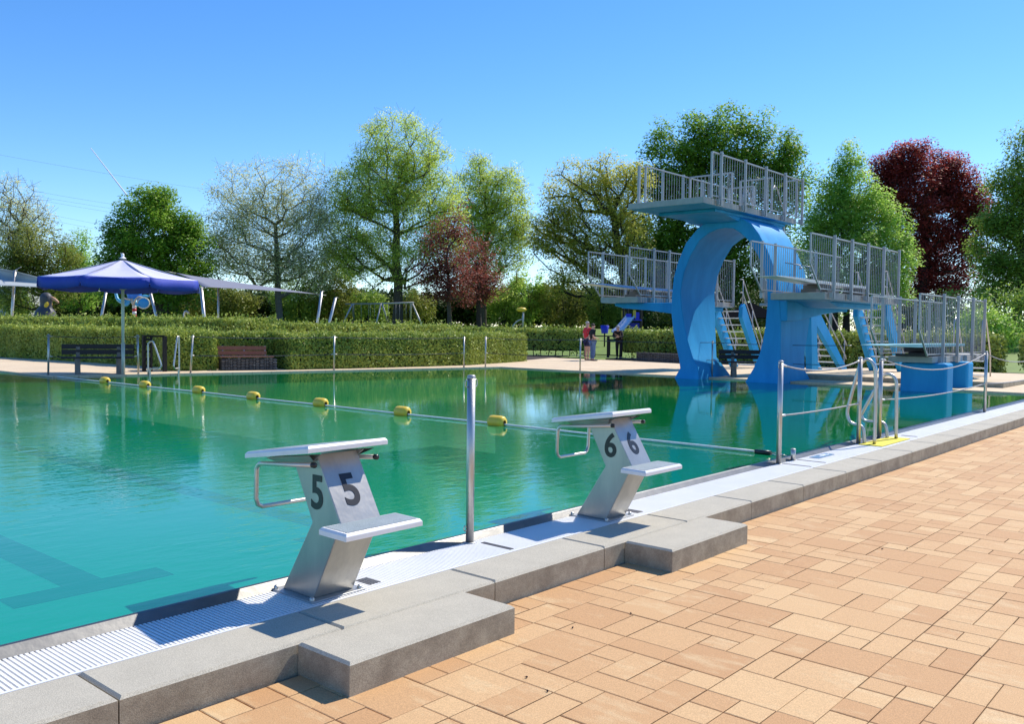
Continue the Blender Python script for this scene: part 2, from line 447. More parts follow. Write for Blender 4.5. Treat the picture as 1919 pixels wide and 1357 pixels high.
# ------------------------------------------------------------------ overflow grate and steel lip
gr = root('overflow_grate', (1, 3.5, -.05), 'white slatted overflow grate running along the near pool edge', 'grate')
m = MB(); x = -1.0
while x < 26:
    m.box(x, x+.0125, 3.515, 3.878, -.062, -.040); x += .021
m.build('slats', GRATE, gr)
m = MB()
for yy in (3.60, 3.69, 3.78): m.box(-1, 26, yy, yy+.012, -.075, -.0635)
m.box(-1, 26, 3.496, 3.513, -.08, -.034)
m.build('grate_frame', WHITEP, gr)
m = MB(); m.box(-1.5, 27, 3.495, 3.90, -.30, -.11)
tag(m.build('overflow_channel_floor', mat('channel_dark', (.06, .065, .07), .8)), kind='structure')
gj = MB()
for (xx, y0, y1, ln) in ((3.02, 3.60, 3.72, .085), (4.10, 3.55, 3.80, .035), (5.58, 3.58, 3.74, .085), (8.74, 3.55, 3.86, .03), (9.12, 3.55, 3.86, .03), (12.3, 3.58, 3.78, .06)):
    for q in range(4): gj.box(xx+q*ln/4, xx+q*ln/4+ln/6, y0, y1, -.0415, -.0375)
tag(gj.build('drain_insert', mat('dark_grey_drain_rubber', (.10, .10, .11), .7), gr))

lip = root('overflow_channel', (3, 3.93, 0), 'stainless steel overflow rim of the pool with sloping inner face', 'overflow channel')
prof = [(3.884, -.09), (3.884, -.046), (3.923, -.003), (3.933, -.001), (3.950, -.004), (3.966, -.02), (3.975, -.35), (3.93, -.35)]
m = MB(); m.smooth = False; m.prism(prof, -12, 22.3, 'x')
m.build('profile', RIM, lip, bevel=.003)

# ------------------------------------------------------------------ pool basin and water
BAS = mat('pale_blue_basin', (.10, .62, .56), .6, var=(.08, .56, .52), scale=.6)
BASD = mat('dark_basin', (.02, .16, .13), .6)
m = MB()
m.box(-12.3, 8.95, 3.9, 52, -.75, -.70)
tag(m.build('swimming_pool_floor', BAS), kind='structure')
m = MB(); m.box(8.95, 22.6, 3.9, 23.2, -3.1, -3.0)
m.box(8.90, 8.95, 3.9, 22.62, -3.0, -.72)
m.box(8.90, 8.95, 22.62, 52, -.70, .0)
m.box(22.25, 22.299, 3.9, 20, -3.0, -.02)
tag(m.build('diving_bay_floor', BASD), kind='structure')
LINE = mat('dark_blue_lane_tile', (.005, .05, .16), .6)
m = MB()
for k, cx in enumerate((2.98-5.1, 2.98-2.55, 2.98, 2.98+2.55)):
    m.box(cx-.15, cx+.15, 7.0, 40, -.698, -.694)
    m.box(cx-.60, cx+.60, 6.70, 7.0, -.698, -.694)
tag(m.build('lane_markings', LINE), kind='structure')

def water_mat():
    m = bpy.data.materials.new('pool_water'); m.use_nodes = True; n = m.node_tree; n.nodes.remove(n.nodes['Principled BSDF'])
    out = n.nodes['Material Output']; L = n.links
    tc = n.nodes.new('ShaderNodeTexCoord')
    sep = n.nodes.new('ShaderNodeSeparateXYZ'); L.new(tc.outputs['Object'], sep.inputs[0])
    # ripples
    def nz(scale, stretch, detail=3):
        mp = n.nodes.new('ShaderNodeMapping'); mp.inputs['Scale'].default_value = stretch; mp.inputs['Rotation'].default_value = (0, 0, R(41))
        t = n.nodes.new('ShaderNodeTexNoise'); t.inputs['Scale'].default_value = scale; t.inputs['Detail'].default_value = detail
        L.new(tc.outputs['Object'], mp.inputs[0]); L.new(mp.outputs[0], t.inputs[0]); return t
    a = nz(4.5, (.7, 1.4, 1)); b = nz(17, (.6, 1.5, 1), 2); big = nz(.35, (1, 1, 1), 2)
    add = n.nodes.new('ShaderNodeMath'); add.operation = 'MULTIPLY_ADD'; add.inputs[1].default_value = .28
    L.new(b.outputs[0], add.inputs[0]); L.new(a.outputs[0], add.inputs[2])
    # calmer in the bay, livelier in patches
    pr = n.nodes.new('ShaderNodeMapRange'); pr.inputs[1].default_value = .38; pr.inputs[2].default_value = .64; pr.inputs[3].default_value = .18; pr.inputs[4].default_value = .8
    L.new(big.outputs[0], pr.inputs[0])
    mul = n.nodes.new('ShaderNodeMath'); mul.operation = 'MULTIPLY'; mul.inputs[1].default_value = .16
    L.new(pr.outputs[0], mul.inputs[0])
    calm = n.nodes.new('ShaderNodeMapRange'); calm.inputs[1].default_value = 8.5; calm.inputs[2].default_value = 12; calm.inputs[3].default_value = 1.0; calm.inputs[4].default_value = .30
    L.new(sep.outputs[0], calm.inputs[0]); mul2 = n.nodes.new('ShaderNodeMath'); mul2.operation = 'MULTIPLY'
    L.new(mul.outputs[0], mul2.inputs[0]); L.new(calm.outputs[0], mul2.inputs[1]); mul = mul2
    bp = n.nodes.new('ShaderNodeBump'); bp.inputs['Distance'].default_value = .045
    L.new(add.outputs[0], bp.inputs['Height']); L.new(mul.outputs[0], bp.inputs['Strength'])
    fr = n.nodes.new('ShaderNodeFresnel'); fr.inputs[0].default_value = 1.33; L.new(bp.outputs[0], fr.inputs['Normal'])
    gl = n.nodes.new('ShaderNodeBsdfGlossy'); gl.inputs['Roughness'].default_value = .03; gl.inputs['Color'].default_value = (1, 1, 1, 1)
    L.new(bp.outputs[0], gl.inputs['Normal'])
    # body colour: turquoise shallow water, green over the deep bay and with Y
    wob = n.nodes.new('ShaderNodeMath'); wob.operation = 'MULTIPLY_ADD'; wob.inputs[1].default_value = 7
    yy_ = n.nodes.new('ShaderNodeMath'); yy_.operation = 'MULTIPLY_ADD'; yy_.inputs[1].default_value = .35  # green rising with Y paints in part of the trees' reflection
    L.new(sep.outputs[1], yy_.inputs[0]); L.new(sep.outputs[0], yy_.inputs[2])
    L.new(big.outputs[0], wob.inputs[0]); L.new(yy_.outputs[0], wob.inputs[2])
    mr = n.nodes.new('ShaderNodeMapRange'); mr.inputs[1].default_value = 6.0; mr.inputs[2].default_value = 17; L.new(wob.outputs[0], mr.inputs[0])
    cr = n.nodes.new('ShaderNodeValToRGB'); e = cr.color_ramp.elements
    e[0].color = (.008, .35, .245, 1); e[1].color = (.001, .25, .07, 1); k = e.new(.5); k.color = (.003, .36, .19, 1)
    L.new(mr.outputs[0], cr.inputs[0])
    df = n.nodes.new('ShaderNodeBsdfDiffuse'); L.new(cr.outputs[0], df.inputs[0])
    tp = n.nodes.new('ShaderNodeBsdfTransparent')
    ct = n.nodes.new('ShaderNodeValToRGB'); e = ct.color_ramp.elements
    e[0].color = (.42, .88, .78, 1); e[1].color = (.05, .42, .25, 1)
    L.new(mr.outputs[0], ct.inputs[0]); L.new(ct.outputs[0], tp.inputs[0])
    m1 = n.nodes.new('ShaderNodeMixShader'); m1.inputs[0].default_value = .55
    L.new(tp.outputs[0], m1.inputs[1]); L.new(df.outputs[0], m1.inputs[2])
    m2 = n.nodes.new('ShaderNodeMixShader'); L.new(fr.outputs[0], m2.inputs[0]); L.new(m1.outputs[0], m2.inputs[1]); L.new(gl.outputs[0], m2.inputs[2])
    L.new(m2.outputs[0], out.inputs[0])
    return m
m = MB(); m.add([(-12, 3.962, -.008), (PXR+.2, 3.962, -.008), (PXR+.2, far_y(PXR)+.2, -.008), (8.95, 22.7, -.008), (8.95, 52, -.008), (-12, 52, -.008)], [(0, 1, 2, 3, 4, 5)])
tag(m.build('water', water_mat()), kind='structure')

# ------------------------------------------------------------------ starting blocks
def glyph(ch, size, parent, M4, name='number'):
    cu = bpy.data.curves.new(name, 'FONT'); cu.body = ch; cu.size = size; cu.align_x = 'CENTER'; cu.align_y = 'CENTER'
    cu.offset = .0045*size/.2; cu.extrude = .0008
    t = bpy.data.objects.new(name, cu); COL.objects.link(t)
    bpy.context.view_layer.update()
    me = bpy.data.meshes.new_from_object(t); bpy.data.objects.remove(t)
    me.transform(M4); me.materials.append(BLACK)
    o = bpy.data.objects.new(name, me); COL.objects.link(o); o.parent = parent
    return o
def starting_block(xc, ch, label):
    "local frame: origin at column base centre, +Y towards the pool"
    b = root('starting_block', (xc, 3.73, -.04), label, 'starting block', 'starting blocks')
    w = .125
    prof = [(-.13, .008), (.13, .008), (-.115, .39), (.025, .645), (.025, .675), (-.155, .735), (-.345, .415)]
    poly = [(-.13, .008), (.13, .008), (-.118, .392), (.03, .665), (-.152, .735), (-.345, .414)]
    m = MB(); m.prism(poly, -w, w, 'x'); m.build('column', STEEL2, b, bevel=.004, world=False)
    m = MB(); m.cbox(-w-.045, w+.045, -.175, .175, 0, .008, .002)
    m.build('base_plate', STEELD, b, world=False)
    m = MB()
    for sx in (-1, 1):
        for sy in (-1, 1): m.lathe([(0, .026), (.008, .026), (.013, .018), (.013, .008)], (sx*(w+.025), sy*.152, 0), 8)
    m.build('bolt', STEEL, b, world=False)
    # top plate, tilted towards the water
    def plate(name, x0, x1, y0, y1, z0, z1, th, inset=True):
        # z0 at y0 (back), z1 at y1 (front) are top heights
        c = .008; m = MB()
        def zt(y): return z0+(z1-z0)*(y-y0)/(y1-y0)
        rings = []
        for (e, dz) in ((.0, -th), (.0, -th*.35), (.010, 0)):
            rings += [(x0+e, y0+e, zt(y0)+dz), (x1-e, y0+e, zt(y0)+dz), (x1-e, y1-e, zt(y1)+dz), (x0+e, y1-e, zt(y1)+dz)]
        e = .02
        fs = [(3, 2, 1, 0), (8, 9, 10, 11)]
        for k in (0, 4):
            for i in range(4): j = (i+1) % 4; fs.append((k+i, k+j, k+4+j, k+4+i))
        m.add(rings, fs)
        o = m.build(name, PLATE, b, world=False, bevel=.002)
        m = MB(); q = .0015
        m.add([(x0+e, y0+e, zt(y0+e)+q), (x1-e, y0+e, zt(y0+e)+q), (x1-e, y1-e, zt(y1-e)+q), (x0+e, y1-e, zt(y1-e)+q)], [(0, 1, 2, 3)])
        m.build('antislip_surface', ANTISLIP, o, world=False)
        return o
    plate('standing_plate', -.262, .236, -.268, .27, .798, .72, .034)
    plate('step_plate', -.24, .24, -.53, -.325, .415, .418, .036)
    m = MB()   # gussets below the top plate
    for sx in (-1, 1):
        m.prism([(-.20, .742), (.17, .695), (.11, .655), (-.14, .700)], sx*(w+.006), sx*(w+.010), 'x')
        m.add([(sx*(w+.008), -.20, .742), (sx*.205, -.20, .742), (sx*.205, .17, .695), (sx*(w+.008), .17, .695), (sx*(w+.008), -.14, .70), (sx*(w+.008), .11, .655)], [(0, 1, 2, 3), (4, 1, 2, 5)])
    m.build('bracket', STEELD, b, world=False)
    m = MB(); g1 = []
    def arc(c, r, a0, a1, ax, n=6):
        out = []
        for i in range(n+1):
            a = a0+(a1-a0)*i/n; out.append((ax, c[0]+r*math.cos(a), c[1]+r*math.sin(a)))
        return out
    xl = -.195
    path = [(xl, -.225, .697)]
    path += arc((.215, .607), .05, math.pi/2, 0, xl)
    path += [(xl, .27, .47)]
    path += [(xl+.012, .272, .435), (xl+.04, .272, .42)]
    path += [(-xl-.04, .272, .42), (-xl-.012, .272, .435), (-xl, .27, .47)]
    path += arc((.215, .607), .05, 0, math.pi/2, -xl)
    path += [(-xl, -.225, .697)]
    m.tube(path, .0125, 10)
    h = m.build('backstroke_grip', STEEL, b, world=False)
    m = MB()
    for sx in (-1, 1): m.lathe([(0, -.010), (.0145, -.008), (.0145, .012)], (sx*.195, -.225, .697), 10, 'y')
    m.build('end_cap', BLACK, h, world=False)
    # numbers: back face (leans) and -X side
    n = Vector((0, -(.735-.414), (-.152+.345))).normalized()   # outward normal of upper back face
    upv = Vector((0, .193, .321)).normalized(); xr = Vector((1, 0, 0)); nn = xr.cross(upv)
    M4 = Matrix((( xr.x, upv.x, nn.x, .0), (xr.y, upv.y, nn.y, -.262), (xr.z, upv.z, nn.z, .552), (0, 0, 0, 1)))
    M4.translation += nn*.0015
    glyph(ch, .235, b, M4 @ Matrix.Diagonal((.92, 1, 1, 1)))
    zr = Vector((0, -1, 0)); uv = Vector((0, 0, 1)); n2 = Vector((-1, 0, 0))
    M5 = Matrix(((0, 0, -1, -w-.0015), (-1, .0, 0, -.158), (0, 1, 0, .538), (0, 0, 0, 1)))
    glyph(ch, .235, b, M5 @ Matrix.Diagonal((.92, 1, 1, 1)))
    return b
starting_block(2.785, '5', 'steel starting block numbered 5 at the near pool edge')
starting_block(5.325, '6', 'steel starting block numbered 6, the farther of the two')

# ------------------------------------------------------------------ posts, ropes, lane line along the near edge
def rail_post(x, y, z, h, label, loops=0, r=.026, lean=(0, 0), grp='steel barrier posts along the pool'):
    p = root('barrier_post', (x, y, z), label, 'post', grp)
    m = MB(); m.tube([(0, 0, 0), (lean[0], lean[1], h-.006)], r, 16); m.build('pole', STEEL, p, world=False)
    m = MB(); m.lathe([(0, h+.004), (r*.8, h+.002), (r+.001, h-.004), (r+.001, h-.02)], (lean[0], lean[1], 0), 16); m.build('cap', STEELD, p, world=False)
    m = MB(); m.lathe([(r+.018, 0), (r+.018, .004), (r+.001, .006)], (0, 0, 0), 16); m.build('foot_ring', STEELD, p, world=False)
    m = MB()
    zs = [h-.05] if loops == 1 else [h-.05, h*.47]
    for zz in zs:
        for sx in (-1, 1):
            x0 = lean[0]*zz/h+sx*r
            pts = [(x0, 0, zz+.022), (x0+sx*.018, 0, zz+.024), (x0+sx*.028, 0, zz+.012), (x0+sx*.028, 0, zz-.012), (x0+sx*.018, 0, zz-.024), (x0, 0, zz-.022)]
            m.tube(pts, .0035, 6)
    if loops == 1: m.tube([(-r, 0, .10), (-r-.02, 0, .115), (-r-.03, 0, .10), (-r-.02, 0, .08), (-r, 0, .085)], .0035, 6)
    m.build('rope_eye', STEEL, p, world=False)
    return p
rail_post(4.06, 3.86, -.04, 1.07, 'bare steel post standing between the two starting blocks', 1)
rail_post(8.69, 3.87, -.04, 1.07, 'steel rope post beside the short stub post where the lane line ends', 2)
rail_post(10.98, 3.87, -.04, 1.07, 'steel rope post just left of the pool ladder handrails', 2)
rail_post(11.76, 3.88, -.04, 1.03, 'steel rope post right behind the pool ladder handrails', 2)
rail_post(17.1, 3.86, -.04, 1.07, 'rightmost steel rope post on the near edge, before the piers', 2)
rail_post(22.9, 3.86, -.04, 1.07, 'steel rope post beyond the right edge of the photo', 2)
def rope(p, q, sag, label, mat_=None, r=.009, grp='barrier ropes of the near edge'):
    p = Vector(p); q = Vector(q); pts = []
    for i in range(13):
        t = i/12; v = p.lerp(q, t); v.z -= sag*4*t*(1-t); pts.append(v)
    o = root('barrier_rope', p, label, 'rope', grp)
    m = MB(); m.tube(pts, r, 8); m.build('rope', mat_ or ROPE, o)
    m = MB()
    d = (pts[1]-pts[0]).normalized(); e = (pts[-2]-pts[-1]).normalized()
    m.tube([pts[0], pts[0]+d*.10], r*1.5, 8); m.tube([pts[-1], pts[-1]+e*.10], r*1.5, 8)
    m.build('clamp', STEEL, o)
    return o
ROPE = mat('grey_rope', (.36, .36, .37), .6, .2, var=(.24, .24, .25), scale=60)
ROPEB = mat('dark_blue_rope', (.012, .018, .06), .6)
for (a, b, n1, n2) in ((8.72, 10.95, 'between the stub post and the ladder', 0), (11.79, 17.07, 'between the ladder and the right hand post', 0), (17.13, 22.87, 'from the right hand post out of the picture', 0)):
    rope((a, 3.87, .985), (b, 3.87, .985), .085 if b < 11 else .20, 'slack upper grey rope '+n1)
    rope((a, 3.87, .46), (b, 3.87, .46), .012 if b < 11 else .05, 'lower grey rope '+n1)
st = root('stub_post', (9.05, 3.87, -.04), 'short steel stub post where the lane line meets the pool edge', 'post')
m = MB(); m.tube([(0, 0, 0), (0, 0, .125)], .026, 14); m.build('pole', STEEL, st, world=False)
m = MB(); m.lathe([(0, .128), (.02, .127), (.027, .12), (.027, .112)], (0, 0, 0), 14); m.build('cap', STEELD, st, world=False)

ll = root('lane_line', (9.05, 4.2, .02), 'pale cable strung across the pool carrying the yellow floats', 'lane line')
pts = [(9.05+.012*math.sin(y*1.7), y, .012) for y in np.linspace(4.32, 22.66, 60)]
m = MB(); m.tube(pts, .013, 8); m.build('cable', mat('pale_cable', (.80, .81, .78), .5, var=(.62, .64, .62), scale=30), ll)
m = MB(); m.tube([(9.05, 4.30, .012), (9.05, 4.12, .012)], .026, 10); m.build('clamp', BLACK, ll)
m = MB(); m.tube([(9.05, 4.14, .012), (9.07, 4.07, .02), (9.05, 4.0, .012), (9.04, 3.94, .0)], .006, 6); m.tube([(9.05, 4.14, .012), (9.03, 4.06, .0), (9.05, 3.98, .0)], .006, 6); m.build('shackle', STEEL, ll)
floats = [(8.11, 'nearest yellow float on the cable, left of the block numbered 6'), (10.04, 'second nearest yellow float, left of the lone bare post'),
          (12.09, 'yellow float third from the near end of the cable'), (14.04, 'middle one of the seven yellow floats on the cable'),
          (15.98, 'yellow float third from the far end of the cable'), (18.16, 'yellow float second from the far end, by the far ladder'),
          (20.0, 'farthest yellow float, nearly under the blue parasol')]
fp = None
for i, (y, lb) in enumerate(floats):
    if fp is None:
        fp = root('lane_float', (9.05, y, .012), lb, 'float', 'yellow floats on the lane line')
        m = MB(); pr = [(.03, -.135), (.062, -.13), (.082, -.105), (.088, -.06), (.088, .06), (.082, .105), (.062, .13), (.03, .135), (.022, .12)]
        m.lathe(pr, (0, 0, .03), 20, 'y'); m.build('float_body', YEL, fp, world=False)
        m = MB(); m.lathe([(.024, -.142), (.024, .142)], (0, 0, .0), 10, 'y'); m.build('core_tube', mat('dark_grommet', (.05, .045, .03), .6), fp, world=False)
        o = fp
    else: o = copy_tree(fp)
    o.location = (9.05+.012*math.sin(y*1.7), y, .012); o['label'] = lb; o.rotation_euler = (0, random.uniform(-.5, .5), random.uniform(-.08, .08))

# ------------------------------------------------------------------ near ladder
lad = root('pool_ladder', (11.05, 3.8, -.04), 'two bent tubular steel handrails of the near pool ladder', 'pool ladder')
def smooth_path(pts, n=5):
    out = []; P_ = [Vector(p) for p in pts]
    for i in range(len(P_)-1):
        p0 = P_[max(i-1, 0)]; p1 = P_[i]; p2 = P_[i+1]; p3 = P_[min(i+2, len(P_)-1)]
        for k in range(n):
            t = k/n; out.append(.5*((2*p1)+(-p0+p2)*t+(2*p0-5*p1+4*p2-p3)*t*t+(-p0+3*p1-3*p2+p3)*t**3))
    out.append(P_[-1]); return out
r1 = [(3.70, -.04), (3.70, .44), (3.71, .83), (3.745, .955), (3.81, 1.0), (3.88, .96), (3.93, .82), (4.02, .45), (4.04, .32), (4.01, .225), (3.95, .19), (3.88, .18), (3.835, .12), (3.82, -.04)]
r2 = [(3.69, -.04), (3.70, .5), (3.71, .70), (3.765, .785), (3.85, .78), (3.92, .69), (4.115, .30), (4.135, .225), (4.095, .17), (4.01, .16), (3.89, .165), (3.825, .12), (3.80, -.04)]
for X, rr in ((11.05, r1), (11.83, r2)):
    m = MB(); m.tube(smooth_path([(X, a, b) for a, b in rr]), .022, 12); m.build('handrail', STEEL, lad)
m = MB()
for zz in (-.22, -.48): m.box(11.07, 11.81, 4.0, 4.10, zz, zz+.03)
m.build('rung', STEEL, lad)
m = MB(); m.box(10.9, 11.98, 3.56, 3.84, -.0385, -.030)
o = m.build('yellow_mat', mat('yellow_grip_mat', (.78, .66, .04), .7, var=(.68, .56, .04), scale=30), bevel=.002)
tag(o, 'yellow grip mat on the grate at the foot of the ladder', 'mat')
sg = root('depth_plaque', (9.6, 3.78, -.036), 'small blue pictogram plaque lying on the white grate', 'plaque')
m = MB(); m.box(9.38, 9.82, 3.72, 3.83, -.0385, -.034); m.build('plate', mat('plaque_blue', (.10, .22, .36), .5), sg)
m = MB(); WPL = mat('plaque_white', (.75, .77, .78), .5)
m.lathe([(0, -.0325), (.018, -.0325), (.018, -.034)], (9.70, 3.79, 0), 10)
m.tube([(9.46, 3.75, -.033), (9.52, 3.765, -.033), (9.58, 3.75, -.033), (9.64, 3.765, -.033), (9.70, 3.75, -.033), (9.76, 3.765, -.033)], .004, 4)
m.tube([(9.52, 3.80, -.033), (9.60, 3.79, -.033), (9.67, 3.775, -.033)], .006, 4); m.build('swimmer_symbol', WPL, sg)

# ------------------------------------------------------------------ diving tower
TX0 = 21.8
tw = root('diving_tower', (22.5, 11.4, 0), 'tall diving tower with a blue horseshoe arch, top platform and two middle platforms', 'diving tower')
def arch():
    outer = [(12.85, -.6), (12.78, .0), (12.66, .27), (12.71, .5), (12.81, .87), (12.92, 1.32), (12.98, 1.77), (12.99, 2.22), (12.93, 2.82), (12.80, 3.26), (12.56, 3.77), (12.20, 4.15), (11.80, 4.38), (11.38, 4.45),
             (10.96, 4.38), (10.62, 4.17), (10.40, 3.88), (10.15, 3.43), (9.97, 3.01), (9.87, 2.59), (9.78, 2.11), (9.74, 1.63), (9.735, 1.1), (9.73, .8), (9.70, .3), (9.66, .0), (9.62, -.6)]
    inner = [(11.95, -.6), (12.03, .0), (12.10, .30), (12.28, .58), (12.45, 1.05), (12.56, 1.47), (12.66, 1.99), (12.70, 2.44), (12.60, 2.96), (12.42, 3.39), (12.15, 3.80), (11.85, 4.0), (11.60, 4.085), (11.38, 4.11),
             (11.14, 4.08), (10.92, 3.94), (10.68, 3.72), (10.41, 3.30), (10.26, 3.02), (10.15, 2.60), (10.12, 2.11), (10.16, 1.49), (10.24, 1.0), (10.32, .70), (10.47, .34), (10.64, .0), (10.72, -.6)]
    def xb(z):
        if z > 2: return 23.78
        if z > .6: return 23.2+.58*((z-.6)/1.4)**.7
        if z > .0: return 23.2+.45*(1-z/.6)**2
        return 23.65
    def xf(z): return TX0 - (.10*(1-z/.5)**2 if z < .5 else 0)
    m = MB(); m.smooth = True; n = len(outer); vs = []
    for (oy, oz), (iy, iz) in zip(outer, inner):
        of = Vector((xf(oz), oy, oz)); ob = Vector((xb(oz), oy, oz)); if_ = Vector((xf(iz), iy, iz)); ib = Vector((xb(iz), iy, iz))
        d = (of-if_).normalized()*.02; e = Vector((.02, 0, 0))
        vs += [of-d, of+e, ob-e, ob-d, ib+d, ib-e, if_+e, if_+d]
    K = 8; fs = []
    for i in range(n-1):
        for k in range(K): fs.append((i*K+k, i*K+(k+1) % K, (i+1)*K+(k+1) % K, (i+1)*K+k))
    m.add(vs, fs)
    o = m.build('arch', BLUE, tw)
    e = o.modifiers.new('edge', 'EDGE_SPLIT'); e.split_angle = R(32)
    return o
arch()
def slab(name, x0, x1, y0, y1, ztop, th, station, parent=tw):
    m = MB(); m.box(x0, x1, y0, y1, ztop-th, ztop)
    o = m.build(name, [CONC, BLUE], parent, bevel=.008)
    for p in o.data.polygons:
        if p.normal.z < -.5: p.material_index = 1
    return o
slab('top_platform', 19.3, 24.75, 10.66, 12.83, 4.585, .15, 0)
m = MB(); m.box(20.35, 24.55, 10.9, 12.55, 4.36, 4.432); m.prism([(20.36, 4.44), (24.5, 4.44), (24.5, 4.25), (21.7, 4.25)], 10.95, 12.35, 'y')
m.build('haunch', BLUE, tw, bevel=.01)
slab('middle_platform', 20.9, 26.1, 8.25, 9.62, 2.29, .17, 1)
slab('middle_platform', 21.95, 27.9, 14.2, 15.5, 2.30, .17, 2)
m = MB()
m.prism([(21.82, 2.12), (26.0, 2.12), (26.0, 1.93), (25.2, 1.90), (24.2, 1.82), (23.2, 1.70), (22.5, 1.62), (21.82, 1.60)], 9.58, 10.10, 'y')
m.prism([(22.3, 2.12), (26.0, 2.12), (26.0, 2.0), (23.0, 1.98)], 8.7, 9.58, 'y')
m.build('cantilever_beam', BLUE, tw, bevel=.02)
m = MB()
m.prism([(12.9, 2.13), (15.25, 2.13), (15.25, 2.05), (14.9, 1.97), (14.0, 1.90), (13.2, 1.80), (12.9, 1.76)], 22.3, 23.5, 'x')
m.box(22.6, 27.7, 14.45, 15.2, 1.98, 2.128)
m.build('cantilever_beam', BLUE, tw, bevel=.02)

def balusters(m, xa, xb, y, z0, z1, step=.13, r=.007):
    n = max(1, int((xb-xa)/step))
    for i in range(1, n): x = xa+(xb-xa)*i/n; m.tube([(x, y, z0), (x, y, z1)], r, 5, cap=False)
def side_rail(name, parent, xa, xb, y, zd, ztop, posts, side, brace=True, zp=None):
    """railing along X; posts are flat bars; side=+-1: outward direction in Y; front end drops to a diagonal brace"""
    rl = MB(); zt = ztop
    rl.bar((xa, y, zt), (xb, y, zt), .045, .03)
    fr = xa+.62 if brace else xa
    rl.bar((fr, y, zd+.06), (xb, y, zd+.06), .035, .025)
    if brace:
        rl.bar((xa, y, zt), (xa, y, zd+.60), .035)
        rl.bar((xa, y, zd+.60), (fr, y, zd+.03), .035)
    else:
        rl.bar((xa, y, zt), (xa, y, zd), .05)
    o = rl.build('railing', RAILG, parent)
    b = MB()
    n = int((xb-xa)/.13)
    for i in range(1, n):
        x = xa+(xb-xa)*i/n
        zb = zd+.06 if x > fr else zd+.03+.57*(fr-x)/max(fr-xa, .01)
        b.tube([(x, y, zb), (x, y, zt)], .0065, 5, cap=False)
    b.build('balusters', RAILG, o)
    for px in posts:
        q = MB()
        q.bar((px, y+side*.045, zd-.16 if zp is None else zp), (px, y+side*.045, zt+.06), .04, .065, up=(0, 1, 0))
        q.box(px-.09, px+.03, min(y+side*.045, y-side*.03), max(y+side*.045, y-side*.03), zd-.14, zd-.005)
        q.build('post', RAILG, o)
    return o
side_rail('r', tw, 19.58, 24.9, 10.60, 4.585, 5.70, (19.98, 21.28, 22.5, 23.72, 24.9), -1, brace=False)
side_rail('r', tw, 20.06, 24.6, 12.80, 4.585, 5.66, (21.0, 22.1, 23.2, 24.4), 1, brace=False, zp=4.6)
m = MB(); m.bar((19.72, 12.78, 4.585), (19.72, 12.78, 5.62), .06, .06); m.bar((19.72, 12.78, 5.6), (20.06, 12.8, 5.62), .02); m.build('corner_post', RAILG, tw)
m = MB()   # cross gates and stair hatch on the top platform
for (X, ya, yb, zt) in ((22.3, 11.45, 12.75, 5.66), (23.1, 10.66, 11.6, 5.55), (24.75, 10.66, 11.0, 5.7), (24.75, 12.0, 12.8, 5.66)):
    m.bar((X, ya, zt), (X, yb, zt), .04); m.bar((X, ya, 4.6), (X, ya, zt), .05); m.bar((X, yb, 4.6), (X, yb, zt), .05)
    k = int(abs(yb-ya)/.11)
    for i in range(1, k): yy = ya+(yb-ya)*i/k; m.tube([(X, yy, 4.65), (X, yy, zt)], .009, 5, cap=False)
for yy in (11.05, 11.95): m.tube([(23.9, yy, 4.6), (23.95, yy, 5.3), (24.1, yy, 5.5), (24.3, yy, 5.42), (24.9, yy, 4.7)], .02, 8)
m.build('inner_railing', RAILG, tw)
side_rail('r', tw, 19.82, 25.95, 8.18, 2.29, 3.60, (21.15, 22.3, 23.45, 24.65, 25.9), -1)
side_rail('r', tw, 19.85, 25.6, 9.66, 2.29, 3.50, (20.55, 21.3, 22.5, 23.9, 25.2), 1, zp=2.3)
side_rail('r', tw, 21.38, 27.75, 14.13, 2.30, 3.70, (22.62, 23.5, 25.2, 26.5, 27.7), -1)
side_rail('r', tw, 21.34, 27.7, 15.55, 2.30, 3.63, (22.15, 23.4, 24.55, 25.9, 27.2), 1, zp=2.31)
def board(parent, x0, x1, yc, z, top, w=.25):
    m = MB(); m.prism([(x0, z-.012), (x0, z), (x0+.7, z+.012), (x1, z), (x1, z-.06), (x0+2.2, z-.07), (x0+.9, z-.035)], yc-w, yc+w, 'y')
    o = m.build('springboard', [top, PLATE], parent, bevel=.004)
    for p in o.data.polygons:
        if p.normal.z < -.3: p.material_index = 1
    return o
BBLUE = mat('blue_board_surface', (.05, .22, .55), .55)
AQUA = mat('aqua_board_surface', (.16, .42, .50), .55)
PALEB = mat('pale_board_surface', (.62, .64, .63), .5)
board(tw, 19.1, 25.0, 8.9, 2.60, PALEB)
board(tw, 20.15, 25.0, 14.82, 2.62, BBLUE)
m = MB()
for (yc, xs_) in ((8.9, (22.0, 24.6)), (14.82, (23.0, 24.8))):
    m.box(xs_[0]-.08, xs_[0]+.08, yc-.32, yc+.32, 2.30, 2.52); m.box(xs_[0]-.5, xs_[0]+.9, yc-.2, yc+.2, 2.30, 2.40)
    m.lathe([(.02, -.36), (.075, -.34), (.075, .34), (.02, .36)], (xs_[0]+.05, yc, 2.47), 12, 'y'); m.box(xs_[1]-.1, xs_[1]+.1, yc-.27, yc+.27, 2.30, 2.53)
m.build('fulcrum', mat('grey_brown_fulcrum', (.17, .155, .135), .7), tw)
# wall lamp like brackets on the arch flank
m = MB()
for xx in (22.35, 23.0): m.tube([(xx, 9.9, 3.15), (xx-.12, 9.45, 3.05), (xx-.13, 9.42, 2.98)], .018, 8); m.lathe([(0, .05), (.04, .04), (.05, 0), (0, -.01)], (xx-.13, 9.42, 2.96), 10)
m.build('hook_bracket', STEELD, tw)
